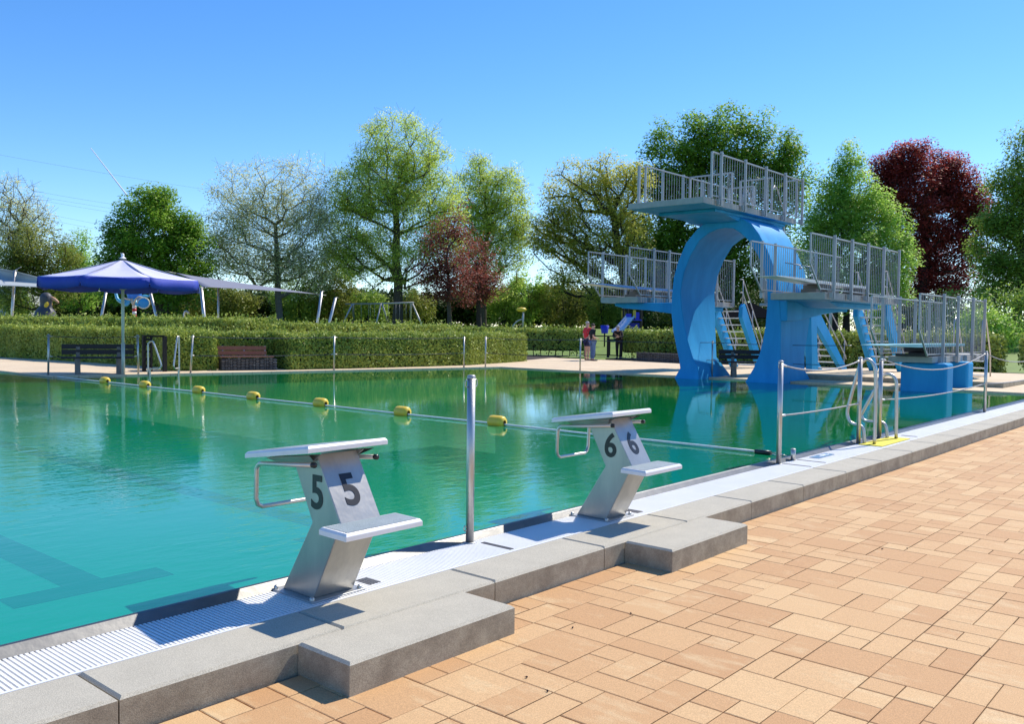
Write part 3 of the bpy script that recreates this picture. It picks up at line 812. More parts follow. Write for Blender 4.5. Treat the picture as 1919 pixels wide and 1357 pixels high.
# stairs behind
def stair(x0, z0, x1, z1, ya, yb, n, label=None):
    m = MB(); m2 = MB(); m3 = MB()
    for y in (ya, yb):
        m.prism([(x0, z0+.02), (x0+.16, z0+.12), (x1+.16, z1+.05), (x1+.16, z1), (x1-.22, z1), (x0-.02, z0-.35)], y-.07, y+.07, 'y')
        for dz in (.95, .5):
            m3.tube([(x0-.1, y, z0+dz), (x0+.12, y, z0+dz), (x1+.15, y, z1+dz), (x1+.2, y, z1+dz-.1)], .018, 8)
        for t in (.02, .5, .97):
            xx = x0+(x1-x0)*t+.1; zz = z0+(z1-z0)*t; m3.tube([(xx, y, zz), (xx, y, zz+.96)], .018, 8)
    for i in range(n):
        t = (i+.5)/n; xx = x0+(x1-x0)*t; zz = z0+(z1-z0)*t
        t_ = MB(); t_.box(xx-.11, xx+.11, min(ya, yb)+.075, max(ya, yb)-.075, zz-.035, zz); t_.build('stair_tread', WHITEP, tw)
    m.build('stair_stringer', BLUE, tw); m3.build('stair_handrail', RAILG, tw)
stair(26.3, 2.15, 28.1, .03, 8.62, 9.45, 9)
stair(28.0, 2.15, 29.6, .03, 13.95, 14.95, 9)
stair(26.7, 2.15, 29.6, .03, 10.98, 11.85, 10)
m = MB()
for yy in (11.0, 11.75):
    m.bar((24.5, yy, 4.55), (25.3, yy, 2.2), .12, .08)
for i in range(9): t = (i+.5)/9; m.box(24.42+.8*t, 24.66+.8*t, 11.06, 11.69, 4.5-2.3*t-.03, 4.5-2.3*t)
m.box(25.1, 26.9, 10.9, 11.9, 2.1, 2.18)
m.build('upper_ladder', RAILG, tw)
m = MB()
for yy in (11.0, 11.8): m.prism([(26.5, 2.7), (26.9, 2.5), (27.3, -.3), (26.8, -.3)], yy-.1, yy+.1, 'y')
m.build('stair_support', BLUE, tw)
# concrete plinth slab
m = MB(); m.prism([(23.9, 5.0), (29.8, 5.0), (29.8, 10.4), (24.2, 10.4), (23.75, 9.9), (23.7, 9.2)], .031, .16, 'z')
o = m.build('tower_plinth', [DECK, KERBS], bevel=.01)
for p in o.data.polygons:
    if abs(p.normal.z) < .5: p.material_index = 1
tag(o, kind='structure')

# low board station on its two piers
lb = root('low_diving_station', (22.4, 6.2, 0), 'low springboard station with tall railings on two blue piers', 'diving board')
for (xa, xb_, ya, yb_) in ((21.4, 21.95, 5.62, 6.63), (23.2, 23.7, 5.62, 6.63)):
    m = MB(); m.box(xa, xb_, ya, yb_, -.9, .655); m.build('pier', BLUE, lb, bevel=.06, segs=3)
slab('low_platform', 21.2, 26.2, 5.88, 6.84, .80, .14, 0, parent=lb)
m = MB()
for xx in (22.0, 22.9, 23.8, 24.7, 25.6): m.box(xx, xx+.32, 5.80, 5.875, .66, .795)
m.build('rail_bracket_boxes', CONC, lb, bevel=.004)
side_rail('r', lb, 20.1, 25.5, 5.86, .80, 2.18, (21.75, 22.95, 24.3, 25.45), -1)
side_rail('r', lb, 20.12, 26.0, 6.88, .80, 2.15, (21.0, 22.2, 23.4, 24.6, 25.9), 1, zp=.81)
board(lb, 18.55, 24.6, 6.3, 1.08, AQUA)
m = MB(); m.box(21.7, 22.9, 6.05, 6.55, .81, .98); m.lathe([(.02, -.34), (.07, -.33), (.07, .33), (.02, .34)], (21.7, 6.3, .95), 12, 'y'); m.box(21.1, 21.16, 5.95, 6.65, .80, .86)
m.bar((20.7, 5.9, .87), (21.3, 5.9, .87), .03); m.build('fulcrum', mat('black_fulcrum', (.02, .02, .022), .6), lb)
m = MB()
for yy in (6.0, 6.7): m.tube([(26.1, yy, .8), (26.05, yy, 1.6), (26.2, yy, 1.78), (26.45, yy, 1.7), (27.0, yy, .8), (27.1, yy, .05)], .02, 8)
m.build('ladder_rail', STEEL, lb)
m = MB()
for i in range(3): m.box(26.3+i*.22, 26.5+i*.22, 6.04, 6.66, .58-i*.2, .61-i*.2)
m.build('ladder_step', WHITEP, lb)

# ------------------------------------------------------------------ far rope posts
fe = lambda x: far_y(x)+.10
FP = [(9.02, 23.05, 'far rope post at the left corner of the L shaped pool', (.02, 0)), (10.95, fe(10.95), 'far rope post just right of the parasol pole', (-.02, 0)),
      (12.25, fe(12.25), 'leaning far rope post in front of the square hedge end', (.07, 0)), (16.35, fe(16.35), 'far rope post in front of the long middle hedge', (.01, 0)),
      (20.9, fe(20.9), 'far rope post in front of the right end of the middle hedge', (0, 0)), (21.75, fe(21.75), 'far rope post standing at the far corner of the diving bay', (0, 0)),
      (22.42, 16.6, 'far rope post in front of the man in the red top', (0, 0)), (22.5, 12.05, 'far rope post directly in front of the left leg of the arch', (0, 0))]
for x, y, lb_, ln in FP: rail_post(x, y, .03, 1.02, lb_, 2, r=.024, lean=ln, grp='rope posts on the far edge')
seq = [(FP[0], FP[1]), (FP[2], FP[3]), (FP[3], FP[4]), (FP[5], FP[6]), (FP[6], FP[7]), (FP[7], (22.6, 8.2))]
wh = ['from the pool corner to the post by the parasol', 'in front of the brown bench and hedge', 'in front of the right half of the middle hedge',
      'across the gateway with the people', 'from the gateway to the arch', 'across the two arch legs']
for (a, b), w_ in zip(seq, wh):
    for z, nm in ((1.0, 'upper'), (.50, 'lower')): rope((a[0], a[1], z), (b[0], b[1], z), .03, nm+' dark rope '+w_, ROPEB, .008, 'dark ropes on the far edge')
fl = root('pool_ladder', (11.2, 22.2, 0), 'bent tubular steel handrails of the far ladder near the parasol', 'pool ladder')
def place2(o3, ux, prof): return smooth_path([(o3[0]+ux[0]*a, o3[1]+ux[1]*a, b) for a, b in prof], 4)
pf = [(0, -.03), (0, .72), (.02, .84), (.09, .88), (.15, .83), (.33, .32), (.34, .24), (.28, .18), (.10, .17), (.05, .12), (.05, -.2)]
m = MB(); m.tube(place2((11.15, 22.18), (right.x, right.y), pf), .022, 8); m.build('handrail', STEEL, fl)
pf2 = [(0, -.03), (0, .9), (.05, 1.0), (.12, 1.0), (.18, .85), (.36, .32), (.36, .22), (.28, .17), (.10, .17), (.05, .12), (.05, -.2)]
m = MB(); m.tube(place2((11.92, 22.02), (-.75, -.66), pf2), .022, 8); m.build('handrail', STEEL, fl)

# ------------------------------------------------------------------ parasol
pc = Vector((10.62, 22.45, .03))
um = root('parasol', pc, 'large blue canvas parasol with a deep valance by the far pool edge', 'parasol')
m = MB(); m.tube([(0, 0, 0), (0, 0, 3.0)], .038, 12); m.tube([(0, 0, 0), (0, 0, .8)], .045, 12); m.build('pole', mat('pale_green_grey_pole', (.52, .56, .50), .5, .3), um, world=False)
n = 8; A0 = math.atan2(-pc.y, -pc.x)+R(17.5); RR = 1.98; ze, za = 2.42, 2.95
ring = [(RR*math.cos(A0+2*math.pi*k/n), RR*math.sin(A0+2*math.pi*k/n)) for k in range(n)]
m = MB(); m2 = MB()
for k in range(n):
    a = Vector((*ring[k], ze)); b = Vector((*ring[(k+1) % n], ze)); top = Vector((0, 0, za)); S = 8
    rows = []
    for i in range(S+1):
        t = i/S; row = []
        for j in range(S+1):
            u = j/S; p = top.lerp(a.lerp(b, u), t); p.z -= .07*math.sin(math.pi*t)*(1-.4*abs(2*u-1))+.02*t*math.sin(math.pi*u); row.append(p)
        rows.append(row)
    vs = [p for r in rows for p in r]; m.smooth = True
    m.add(vs, [(i*(S+1)+j, i*(S+1)+j+1, (i+1)*(S+1)+j+1, (i+1)*(S+1)+j) for i in range(S) for j in range(S)])
    # valance
    vv = []
    for j in range(9):
        u = j/8; p = a.lerp(b, u); p.z -= .02*math.sin(math.pi*u)
        out = Vector((p.x, p.y, 0)).normalized()
        for t in (0, .5, 1):
            q = p+out*(.03*t*math.sin(u*9+k)) ; drop = .25+.03*math.sin(math.pi*u); q.z -= drop*t; 
            if t == 1: q += (a.lerp(b, .5)-q)*(.04 if abs(u-.5) > .45 else 0)*Vector((1, 1, 0)).length/1.4
            vv.append(q)
    m2.smooth = True
    m2.add(vv, [(j*3+t, j*3+t+1, (j+1)*3+t+1, (j+1)*3+t) for j in range(8) for t in range(2)])
cn = m.build('canopy', CANV, um, world=False)
so_ = cn.modifiers.new('thick', 'SOLIDIFY'); so_.thickness = .012
vl = m2.build('valance', CANVD, um, world=False); so_ = vl.modifiers.new('thick', 'SOLIDIFY'); so_.thickness = .01
m = MB()
for x, y in ring: m = MB(); m.bar((x*.02, y*.02, za-.02), (x*.99, y*.99, ze-.03), .02); m.bar((0, 0, 2.15), (x*.5, y*.5, 2.66), .018); m.build('rib', STEELD, um, world=False)
m = MB(); m.lathe([(.09, 2.97), (.05, 3.01), (.03, 3.02), (.045, 3.06), (.03, 3.10), (0, 3.11)], (0, 0, 0), 12); m.build('finial', WHITEP, um, world=False)

# ------------------------------------------------------------------ foliage machinery
def leaf_object(name, P, N, size, tint, material, parent, aspect=.62):
    n = len(P); N = N/np.maximum(np.linalg.norm(N, axis=1, keepdims=True), 1e-6)
    rnd = RNG.normal(size=(n, 3)); A = np.cross(N, rnd); A /= np.maximum(np.linalg.norm(A, axis=1, keepdims=True), 1e-6)
    B = np.cross(N, A); s = size[:, None]*.5
    fold = N*s*.25
    V = np.empty((n, 4, 3)); V[:, 0] = P-A*s+fold; V[:, 1] = P-B*s*aspect; V[:, 2] = P+A*s+fold; V[:, 3] = P+B*s*aspect
    off = np.zeros(3)
    p = parent
    while p is not None: off += np.array(p.location); p = p.parent
    V -= off
    me = bpy.data.meshes.new(name)
    me.vertices.add(n*4); me.vertices.foreach_set('co', V.reshape(-1).astype(np.float32))
    me.loops.add(n*4); me.loops.foreach_set('vertex_index', np.arange(n*4, dtype=np.int32))
    me.polygons.add(n); me.polygons.foreach_set('loop_start', np.arange(0, n*4, 4, dtype=np.int32)); me.polygons.foreach_set('loop_total', np.full(n, 4, dtype=np.int32))
    me.materials.append(material)
    a = me.attributes.new('tint', 'FLOAT', 'FACE'); a.data.foreach_set('value', np.clip(tint, 0, 1).astype(np.float32))
    me.update(); me.validate()
    o = bpy.data.objects.new(name, me); COL.objects.link(o); o.parent = parent
    return o
LM = dict(
    hedge=leafmat('hornbeam_leaves', (.11, .22, .025), (.56, .60, .11), .12),
    maple=leafmat('maple_leaves', (.08, .24, .02), (.42, .60, .07), .4),
    light=leafmat('fresh_green_leaves', (.42, .58, .08), (.84, .90, .24), .45),
    bright=leafmat('bright_pear_leaves', (.20, .42, .06), (.60, .78, .16), .45),
    sparse=leafmat('grey_green_buds', (.50, .54, .26), (.82, .84, .50), .45),
    olive=leafmat('olive_leaves', (.36, .42, .06), (.82, .76, .16), .45),
    moss=leafmat('dull_olive_leaves', (.13, .18, .03), (.40, .42, .08), .35),
    red=leafmat('dark_red_leaves', (.11, .035, .03), (.42, .125, .095), .4),
    beech=leafmat('copper_beech_leaves', (.09, .020, .02), (.66, .11, .085), .4),
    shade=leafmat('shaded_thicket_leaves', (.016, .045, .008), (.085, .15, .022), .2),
    shrub=leafmat('mid_green_shrub_leaves', (.14, .28, .04), (.46, .58, .11), .4))
def tint_noise(P, s, seed=0):
    q = P*s+seed
    return .5+.28*(np.sin(q[:, 0]*1.3+np.sin(q[:, 1]*1.7))+np.sin(q[:, 2]*2.1+q[:, 1]*.9)*.7)/1.4

def tree(name, label, cat_group, d, trunk_px, lobes, leaf, nclus, nleaf, lsize, spread, bark=BARK, tr=.28, fork=None, base_py=608, minr=.015, twig=1, depthf=.8, tuft=.5, seed=1):
    rng = np.random.default_rng(seed)
    bx_ = at(trunk_px, base_py, d); zb = lawn_z(bx_.x, bx_.y)-.1
    rt = root(name, (bx_.x, bx_.y, zb), label, 'tree', cat_group)
    L = []
    for (cx, cy, rx, ry) in lobes:
        c = at(cx, cy, d); k = d/F_PX
        L.append((np.array(c), rx*k, ry*k))
    wts = np.array([a*b for _, a, b in L]); wts /= wts.sum()
    C = []
    r_ = np.array(right); u_ = np.array((0, 0, 1.)); f_ = np.array((fwd.x, fwd.y, 0)); f_ /= np.linalg.norm(f_)
    off = {}
    ids = rng.choice(len(L), nclus, p=wts)
    for i in ids:
        c, a, b = L[i]; v = rng.normal(size=3); v /= np.linalg.norm(v); v *= rng.random()**(1/2.8)*(1.0 if rng.random() > .14 else 1.0+.22*rng.random())
        C.append(c+r_*v[0]*a*1.04+u_*v[1]*b*1.04+f_*v[2]*(a+b)*.5*depthf)
    C = np.array(C)
    lowz = C[:, 2].min()
    if fork is None: fz = zb+(lowz-zb)*.9+.4
    else: fz = fork
    fz = max(fz, zb+1.2)
    base = np.array((bx_.x, bx_.y, zb)); topf = np.array((bx_.x+rng.normal()*.15, bx_.y, fz))
    nodes = [base, base*.5+topf*.5+np.array((.06, .03, 0)), topf]; par = [-1, 0, 1]; plen = [0, 0, 0]
    # leader
    cen = C.mean(axis=0); ld = np.array((cen[0]*.5+topf[0]*.5, cen[1]*.5+topf[1]*.5, fz+(C[:, 2].max()-fz)*.55))
    for t in (.25, .5, .75, 1): nodes.append(topf*(1-t)+ld*t+rng.normal(size=3)*.15); par.append(len(nodes)-2); plen.append(0)
    order = np.argsort(np.linalg.norm(C-topf, axis=1))
    leafn = []
    N_ = np.array(nodes)
    for i in order:
        p = C[i]; arr = np.array(nodes); dist = np.linalg.norm(arr-p, axis=1)
        cost = dist+.28*np.array(plen)+np.maximum(0, arr[:, 2]-(p[2]-.55*dist))*1.1
        cost[0] = 1e9; cost[1] = 1e9
        j = int(np.argmin(cost)); q = arr[j]; seg = np.linalg.norm(p-q); ns = max(1, int(seg/1.1))
        prev = j
        for s in range(1, ns+1):
            t = s/ns; pt = q*(1-t)+p*t
            pt = pt+np.array((0, 0, -.10*seg*math.sin(math.pi*t)))+ (rng.normal(size=3)*.07*min(seg, 2) if s < ns else 0)
            nodes.append(pt); par.append(prev); plen.append(plen[prev]+seg/ns); prev = len(nodes)-1
        leafn.append(prev)
    cnt = np.zeros(len(nodes))
    for l in leafn: cnt[l] += 1
    for i in range(len(nodes)-1, 0, -1):
        if par[i] >= 0: cnt[par[i]] += cnt[i]
    rad = tr*np.maximum(cnt/nclus, 1e-5)**.47
    rad[0] = tr*1.35; rad[1] = tr*1.05
    mb = MB(); offv = Vector((bx_.x, bx_.y, zb))
    for i in range(1, len(nodes)):
        r1_, r0_ = rad[i], rad[par[i]]
        if par[i] > 2: r0_ = min(r0_, r1_*1.6)
        if r1_ < minr:
            if not twig: continue
            r1_ = max(r1_, minr*.6); r0_ = max(r0_, minr*.8)
        n = 8 if r1_ > .08 else (5 if r1_ > .035 else 3)
        mb.tube([Vector(nodes[par[i]])-offv, Vector(nodes[i])-offv], [float(r0_), float(r1_)], n, cap=False)
    # twigs inside clusters
    if twig > 1:
        for c in C:
            for q in range(twig):
                v = rng.normal(size=3); v[2] = abs(v[2])*.9; v /= np.linalg.norm(v)
                e = c+v*spread*(.7+.7*rng.random()); mb.tube([Vector(c)-offv, Vector(e)-offv], [minr*.7, minr*.35], 3, cap=False)
    mb.build('trunk', bark, rt, world=False)
    # leaves
    K = nleaf//nclus
    P_ = np.repeat(C, K, axis=0); g_ = rng.normal(size=P_.shape); g_ /= np.linalg.norm(g_, axis=1, keepdims=True); g_ *= (rng.random((len(P_), 1))**.45)*spread
    g_[:, 2] *= .75; P2 = P_+g_
    Nn = g_*tuft+rng.normal(size=P2.shape)*spread*.35+np.array((0, 0, .85*spread))
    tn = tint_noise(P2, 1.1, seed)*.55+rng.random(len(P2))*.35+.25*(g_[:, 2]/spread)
    leaf_object('crown', P2, Nn, lsize*(.6+.8*rng.random(len(P2))), tn, LM[leaf], rt)
    return rt

G1 = 'trees behind the pool lawn'
tree('bare_tree', 'nearly bare grey tree cut by the left edge of the photo', G1, 95, 34, [(25, 405, 60, 70), (5, 470, 55, 80), (60, 430, 38, 55)], 'sparse', 280, 13000, .19, 1.2, BARK, .34, minr=.03, twig=3, seed=11)
tree('broad_tree', 'olive brown leafing tree left of the small green tree, behind the sail', G1, 84, 75, [(78, 480, 58, 62), (65, 545, 70, 45), (40, 500, 40, 50)], 'moss', 200, 20000, .21, 1.2, BARK, .25, seed=12)
tree('broad_tree', 'small fresh green tree between the olive tree and the round dark tree', G1, 92, 148, [(145, 480, 38, 50), (155, 535, 45, 45), (125, 500, 30, 40)], 'bright', 130, 14000, .21, 1.1, BARK, .22, seed=13)
tree('maple_tree', 'dense round dark green tree rising behind the blue parasol', G1, 76, 292, [(290, 440, 78, 85), (250, 480, 62, 62), (345, 490, 50, 75), (292, 392, 48, 38), (222, 515, 38, 48), (300, 540, 95, 50), (225, 440, 20, 25), (345, 425, 30, 40)], 'maple', 460, 60000, .23, 1.0, BARK, .3, twig=0, seed=14)
tree('wide_tree', 'tall sparse silvery tree with many bare spreading limbs', G1, 82, 524, [(470, 380, 70, 85), (430, 440, 55, 75), (560, 370, 60, 78), (590, 440, 45, 75), (510, 450, 100, 90), (405, 480, 28, 50), (480, 500, 95, 40), (570, 510, 60, 40)], 'sparse', 600, 52000, .17, 1.3, BARKL, .30, fork=3.9, minr=.022, twig=2, seed=15)
tree('tall_tree', 'tallest light green tree in the middle with fine upright limbs', G1, 85, 745, [(745, 292, 72, 78), (700, 340, 62, 85), (795, 340, 50, 100), (740, 400, 112, 100), (655, 435, 52, 85), (828, 410, 42, 95), (740, 490, 110, 55), (650, 365, 32, 50), (640, 480, 40, 50)], 'light', 760, 92000, .18, 1.15, BARK, .42, fork=6, minr=.026, twig=2, seed=16)
tree('tall_tree', 'light green tree right of the tallest one, behind the red trees', G1, 92, 905, [(905, 350, 45, 62), (885, 400, 50, 80), (950, 400, 42, 85), (920, 460, 72, 75), (975, 430, 22, 70), (900, 520, 70, 45)], 'light', 440, 52000, .19, 1.15, BARK, .32, fork=6, minr=.028, twig=2, seed=17)
tree('red_leaf_tree', 'small dark red leaved tree, the left one of the pair', G1, 70, 843, [(838, 470, 42, 68), (852, 425, 28, 38), (815, 520, 35, 45), (850, 530, 50, 45)], 'red', 230, 11000, .17, .95, BARK, .16, minr=.022, twig=1, seed=18)
tree('red_leaf_tree', 'small dark red leaved tree, the right one of the pair, with the dark trunk', G1, 74, 898, [(895, 495, 38, 52), (905, 535, 35, 38), (880, 540, 40, 30)], 'red', 160, 7500, .17, .95, BARKD, .19, minr=.022, twig=1, seed=19)
tree('oak_tree', 'yellow olive tree with open limbs left of the diving tower', G1, 88, 1183, [(1080, 370, 64, 64), (1150, 345, 62, 54), (1020, 440, 28, 50), (1120, 530, 90, 35), (1045, 430, 42, 55), (1120, 430, 85, 70), (1180, 430, 45, 90), (1090, 480, 70, 38), (1200, 330, 25, 30)], 'olive', 460, 60000, .20, 1.2, BARKD, .62, fork=4.2, minr=.03, twig=1, seed=20)
tree('lime_tree', 'huge dense dark green tree behind the arch of the diving tower', G1, 96, 1222, [(1340, 275, 85, 72), (1260, 300, 55, 75), (1430, 290, 60, 75), (1480, 330, 40, 60), (1360, 380, 140, 95), (1225, 420, 55, 110), (1400, 480, 110, 80), (1290, 500, 110, 70), (1385, 215, 22, 14), (1400, 560, 130, 55), (1240, 540, 60, 60)], 'maple', 950, 120000, .31, 1.45, BARKD, .62, twig=0, depthf=.6, seed=21)
tree('pear_tree', 'fresh light green cone shaped tree right of the diving tower', G1, 68, 1564, [(1592, 300, 26, 40), (1590, 360, 48, 60), (1560, 400, 50, 75), (1620, 400, 55, 70), (1590, 470, 105, 80), (1670, 480, 45, 75), (1600, 545, 105, 40), (1535, 460, 40, 70)], 'bright', 600, 62000, .19, .85, BARKD, .22, twig=0, seed=22)
tree('slim_tree', 'slim dark trunked tree just right of the cone shaped tree stem', G1, 69, 1586, [(1610, 500, 50, 50), (1640, 530, 50, 40)], 'bright', 90, 6000, .18, .75, BARKD, .24, twig=0, seed=29)
tree('copper_beech', 'big copper beech with dark purple red foliage', G1, 82, 1722, [(1735, 320, 75, 50), (1675, 320, 42, 42), (1790, 350, 52, 55), (1815, 400, 32, 55), (1740, 390, 95, 70), (1720, 470, 45, 60), (1780, 480, 62, 60), (1750, 550, 70, 45), (1690, 300, 30, 25), (1715, 280, 25, 20), (1650, 330, 28, 30), (1835, 400, 24, 45), (1680, 370, 45, 40)], 'beech', 700, 76000, .23, 1.1, BARKD, .5, fork=4.5, twig=1, seed=23)
tree('walnut_tree', 'greyish green tree cut by the right edge of the photo', G1, 60, 1905, [(1905, 370, 48, 80), (1878, 460, 48, 75), (1930, 300, 38, 75), (1865, 420, 30, 40), (1900, 530, 60, 50), (1860, 520, 30, 50), (1945, 450, 50, 120)], 'shrub', 460, 44000, .18, .9, BARK, .3, twig=1, seed=24)
tree('small_tree', 'small pale green tree seen through the low railing on the right', G1, 47, 1662, [(1662, 590, 26, 26), (1655, 605, 22, 18)], 'bright', 40, 2600, .14, .45, BARK, .07, base_py=628, twig=0, seed=25)

# thicket behind the lawn: separate bushes
def bush(px, top, wpx, d, leaf, label, seed, dens=1.0, base=610, name='bush', grp='bushes behind the pool lawn', ls=.22):
    rng = np.random.default_rng(seed)
    c = at(px, base, d); zb = lawn_z(c.x, c.y)-.2; tp = at(px, top, d).z; h = tp-zb; w = wpx*d/F_PX/2
    rt = root(name, (c.x, c.y, zb), label, 'bush', grp)
    m = MB()
    for k in range(7):
        a = rng.random()*6.28; q = rng.random()*.5*w
        m.tube([(0, 0, 0), (math.cos(a)*q*.6, math.sin(a)*q*.6, h*.5), (math.cos(a)*q, math.sin(a)*q, h*.8)], [.06, .04, .02], 5, cap=False)
    m.build('stems', BARKD, rt, world=False)
    n = int(3600*dens*max(1, w*h/10)); nc = max(10, n//70)
    v = rng.normal(size=(nc, 3)); v /= np.linalg.norm(v, axis=1, keepdims=True); v *= rng.random((nc, 1))**(1/3)
    r_ = np.array((right.x, right.y, 0)); f_ = np.array((fwd.x, fwd.y, 0))
    C = np.array((c.x, c.y, zb+h*.52))+v[:, :1]*r_*w+v[:, 1:2]*f_*w*.45+np.array((0, 0, 1))*v[:, 2:3]*h*.47
    K = n//nc; P_ = np.repeat(C, K, axis=0); g_ = rng.normal(size=P_.shape); g_ /= np.linalg.norm(g_, axis=1, keepdims=True); g_ *= rng.random((len(P_), 1))**.5*.75
    P2 = P_+g_; P2[:, 2] = np.maximum(P2[:, 2], zb+.1)
    tn = tint_noise(P2, .9, seed)*.6+rng.random(len(P2))*.4
    leaf_object('foliage', P2, g_+np.array((0, 0, .3))+rng.normal(size=P2.shape)*.3, ls*(.6+.8*rng.random(len(P2))), tn, LM[leaf], rt)
    return rt
k = 0
place = ['far left behind the penguin', 'left of the parasol pole', 'behind the octopus fountain', 'behind the curved spray pipe', 'below the silvery tree', 'left of the swing frame', 'behind the swing frame',
         'below the tallest tree', 'behind the left red tree', 'behind the right red tree', 'behind the yellow topped exercise post', 'left of the people at the gate', 'behind the people at the gate', 'behind the blue slide']
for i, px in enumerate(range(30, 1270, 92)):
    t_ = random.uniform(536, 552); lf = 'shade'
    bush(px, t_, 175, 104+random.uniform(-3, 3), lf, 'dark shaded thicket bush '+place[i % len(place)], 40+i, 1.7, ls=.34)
for i, (px, tp, w, lf, lb_) in enumerate([(330, 500, 150, 'moss', 'olive shrub under the round dark tree, right of the parasol'), (620, 478, 120, 'moss', 'tall olive shrub between the silvery and the tallest tree'), (560, 520, 110, 'shrub', 'green shrub below the right limbs of the silvery tree'), (430, 530, 110, 'moss', 'low olive shrub left of the silvery tree trunk'),
        (690, 545, 80, 'shrub', 'green shrub behind the left leg of the swings'), (990, 512, 90, 'bright', 'fresh green shrub in the gap right of the red trees'), (1060, 520, 140, 'moss', 'olive shrub below the yellow olive tree'), (945, 540, 90, 'shrub', 'green shrub right of the red trees'), (770, 548, 90, 'moss', 'olive shrub left of the red trees'),
        (1130, 555, 80, 'shrub', 'green shrub behind the people at the gate, left of the black trunk'), (20, 545, 100, 'shrub', 'green shrub at the left photo edge behind the sail post')]):
    bush(px, tp, w, 98-i*.4, lf, lb_, 70+i, 1.0)
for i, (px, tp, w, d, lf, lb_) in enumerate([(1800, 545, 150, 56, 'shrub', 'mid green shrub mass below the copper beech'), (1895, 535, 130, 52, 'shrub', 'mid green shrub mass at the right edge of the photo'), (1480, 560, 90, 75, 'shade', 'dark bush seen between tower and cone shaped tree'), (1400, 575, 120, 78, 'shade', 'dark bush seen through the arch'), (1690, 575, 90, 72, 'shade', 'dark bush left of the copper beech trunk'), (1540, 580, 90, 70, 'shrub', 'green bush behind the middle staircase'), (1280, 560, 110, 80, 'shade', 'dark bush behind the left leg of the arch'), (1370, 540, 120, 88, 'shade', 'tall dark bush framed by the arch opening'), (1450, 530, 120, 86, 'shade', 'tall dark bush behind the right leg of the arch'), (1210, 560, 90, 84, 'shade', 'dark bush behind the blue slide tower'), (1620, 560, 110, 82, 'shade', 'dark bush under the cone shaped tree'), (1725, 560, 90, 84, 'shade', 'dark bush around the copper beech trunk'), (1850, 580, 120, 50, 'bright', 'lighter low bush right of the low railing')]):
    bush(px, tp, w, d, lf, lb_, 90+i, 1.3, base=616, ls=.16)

# hedges
def hedge(name, label, line, width, z0, z1, dens, leaf='hedge', lsize=.075, seed=3, grp='clipped hedges', sparse_base=False, core=True):
    rng = np.random.default_rng(seed)
    p0 = Vector((*line[0], z0)); rt = root(name, p0, label, 'hedge', grp)
    Ps, Ns = [], []
    cm = MB()
    for i in range(len(line)-1):
        a = np.array(line[i]); b = np.array(line[i+1]); L = np.linalg.norm(b-a); t = (b-a)/L; nrm = np.array((t[1], -t[0]))
        if nrm @ np.array((fwd.x, fwd.y)) > 0: nrm = -nrm      # nrm faces the camera
        h = z1-z0
        # dark box core set back behind the facing leaves
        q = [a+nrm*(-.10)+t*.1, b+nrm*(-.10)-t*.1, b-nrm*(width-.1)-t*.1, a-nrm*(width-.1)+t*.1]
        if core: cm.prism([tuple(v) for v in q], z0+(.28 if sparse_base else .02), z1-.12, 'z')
        def emit(n, u0, v0, ud, vd, nn, jit):
            u = rng.random(n); v = rng.random(n)
            P_ = u0+u[:, None]*ud+v[:, None]*vd + nn*(rng.random((n, 1))**1.5*-.16+.03)+rng.normal(size=(n, 3))*jit
            Ps.append(P_); Ns.append(np.repeat(nn[None], n, 0)+rng.normal(size=(n, 3))*.55)
        A = np.array((*a, z0)); T = np.array((*t, 0)); Nf = np.array((*nrm, 0)); Z = np.array((0, 0, 1.))
        emit(int(L*h*dens), A, 0, T*L, Z*h, Nf, .025)
        emit(int(L*width*dens*.8), A+Z*h, 0, T*L, -Nf*width, Z, .035)
        emit(int(L*h*dens*.25), A-Nf*width, 0, T*L, Z*h, -Nf, .03)
        for e, s_ in ((A, -1), (A+T*L, 1)): emit(int(width*h*dens*.8), e, 0, -Nf*width, Z*h, T*s_, .03)
        ns = int(L*26); u = rng.random(ns); S = A+Z*h+T*L*u[:, None]-Nf*width*rng.random((ns, 1))
        for q_ in range(5):
            Ps.append(S+Z*(.02+.03*q_)*rng.random((ns, 1))*2+rng.normal(size=(ns, 3))*.02); Ns.append(rng.normal(size=(ns, 3)))
        if sparse_base:
            for s_ in np.arange(.2, L, .34):
                o_ = A+T*s_-Nf*width*.5
                cm.tube([tuple(o_), tuple(o_+Z*.55+T*.05*rng.normal())], .022, 5, cap=False)
    P_ = np.concatenate(Ps); N_ = np.concatenate(Ns)
    wv = np.sin(P_[:, 0]*2.3+P_[:, 1]*1.7)+np.sin(P_[:, 1]*4.1-P_[:, 0]*3.3+P_[:, 2]*3)+.7*np.sin(P_[:, 0]*7.7+P_[:, 2]*6)
    P_[:, 2] += np.clip((P_[:, 2]-z0)/(z1-z0), 0, 1)*wv*.022
    P_[:, 0] -= fwd.x*wv*.022; P_[:, 1] -= fwd.y*wv*.022
    if sparse_base:
        keep = (P_[:, 2] > z0+.30+.1*rng.random(len(P_))) | (rng.random(len(P_)) < .06); P_, N_ = P_[keep], N_[keep]
    tn = tint_noise(P_, 2.2, seed)*.45+rng.random(len(P_))*.5
    cm.build('core_and_stems', mat('hedge_inner', (.018, .022, .008), .95), rt)
    leaf_object('foliage', P_, N_, lsize*(.6+.8*rng.random(len(P_))), tn, LM[leaf], rt, aspect=.7)
    return rt
hedge('hedge', 'long clipped hedge behind the parasol and dark bench on the left', [(12.0, 41.0), (12.75, 33.0), (13.1, 28.5), (13.2, 24.6)], 1.2, .03, 1.13, 1900, lsize=.068, seed=31)
hedge('hedge', 'square clipped hedge end left of the brown bench', [(12.28, 23.35), (13.55, 22.95)], .9, .03, 1.06, 2300, lsize=.06, seed=32)
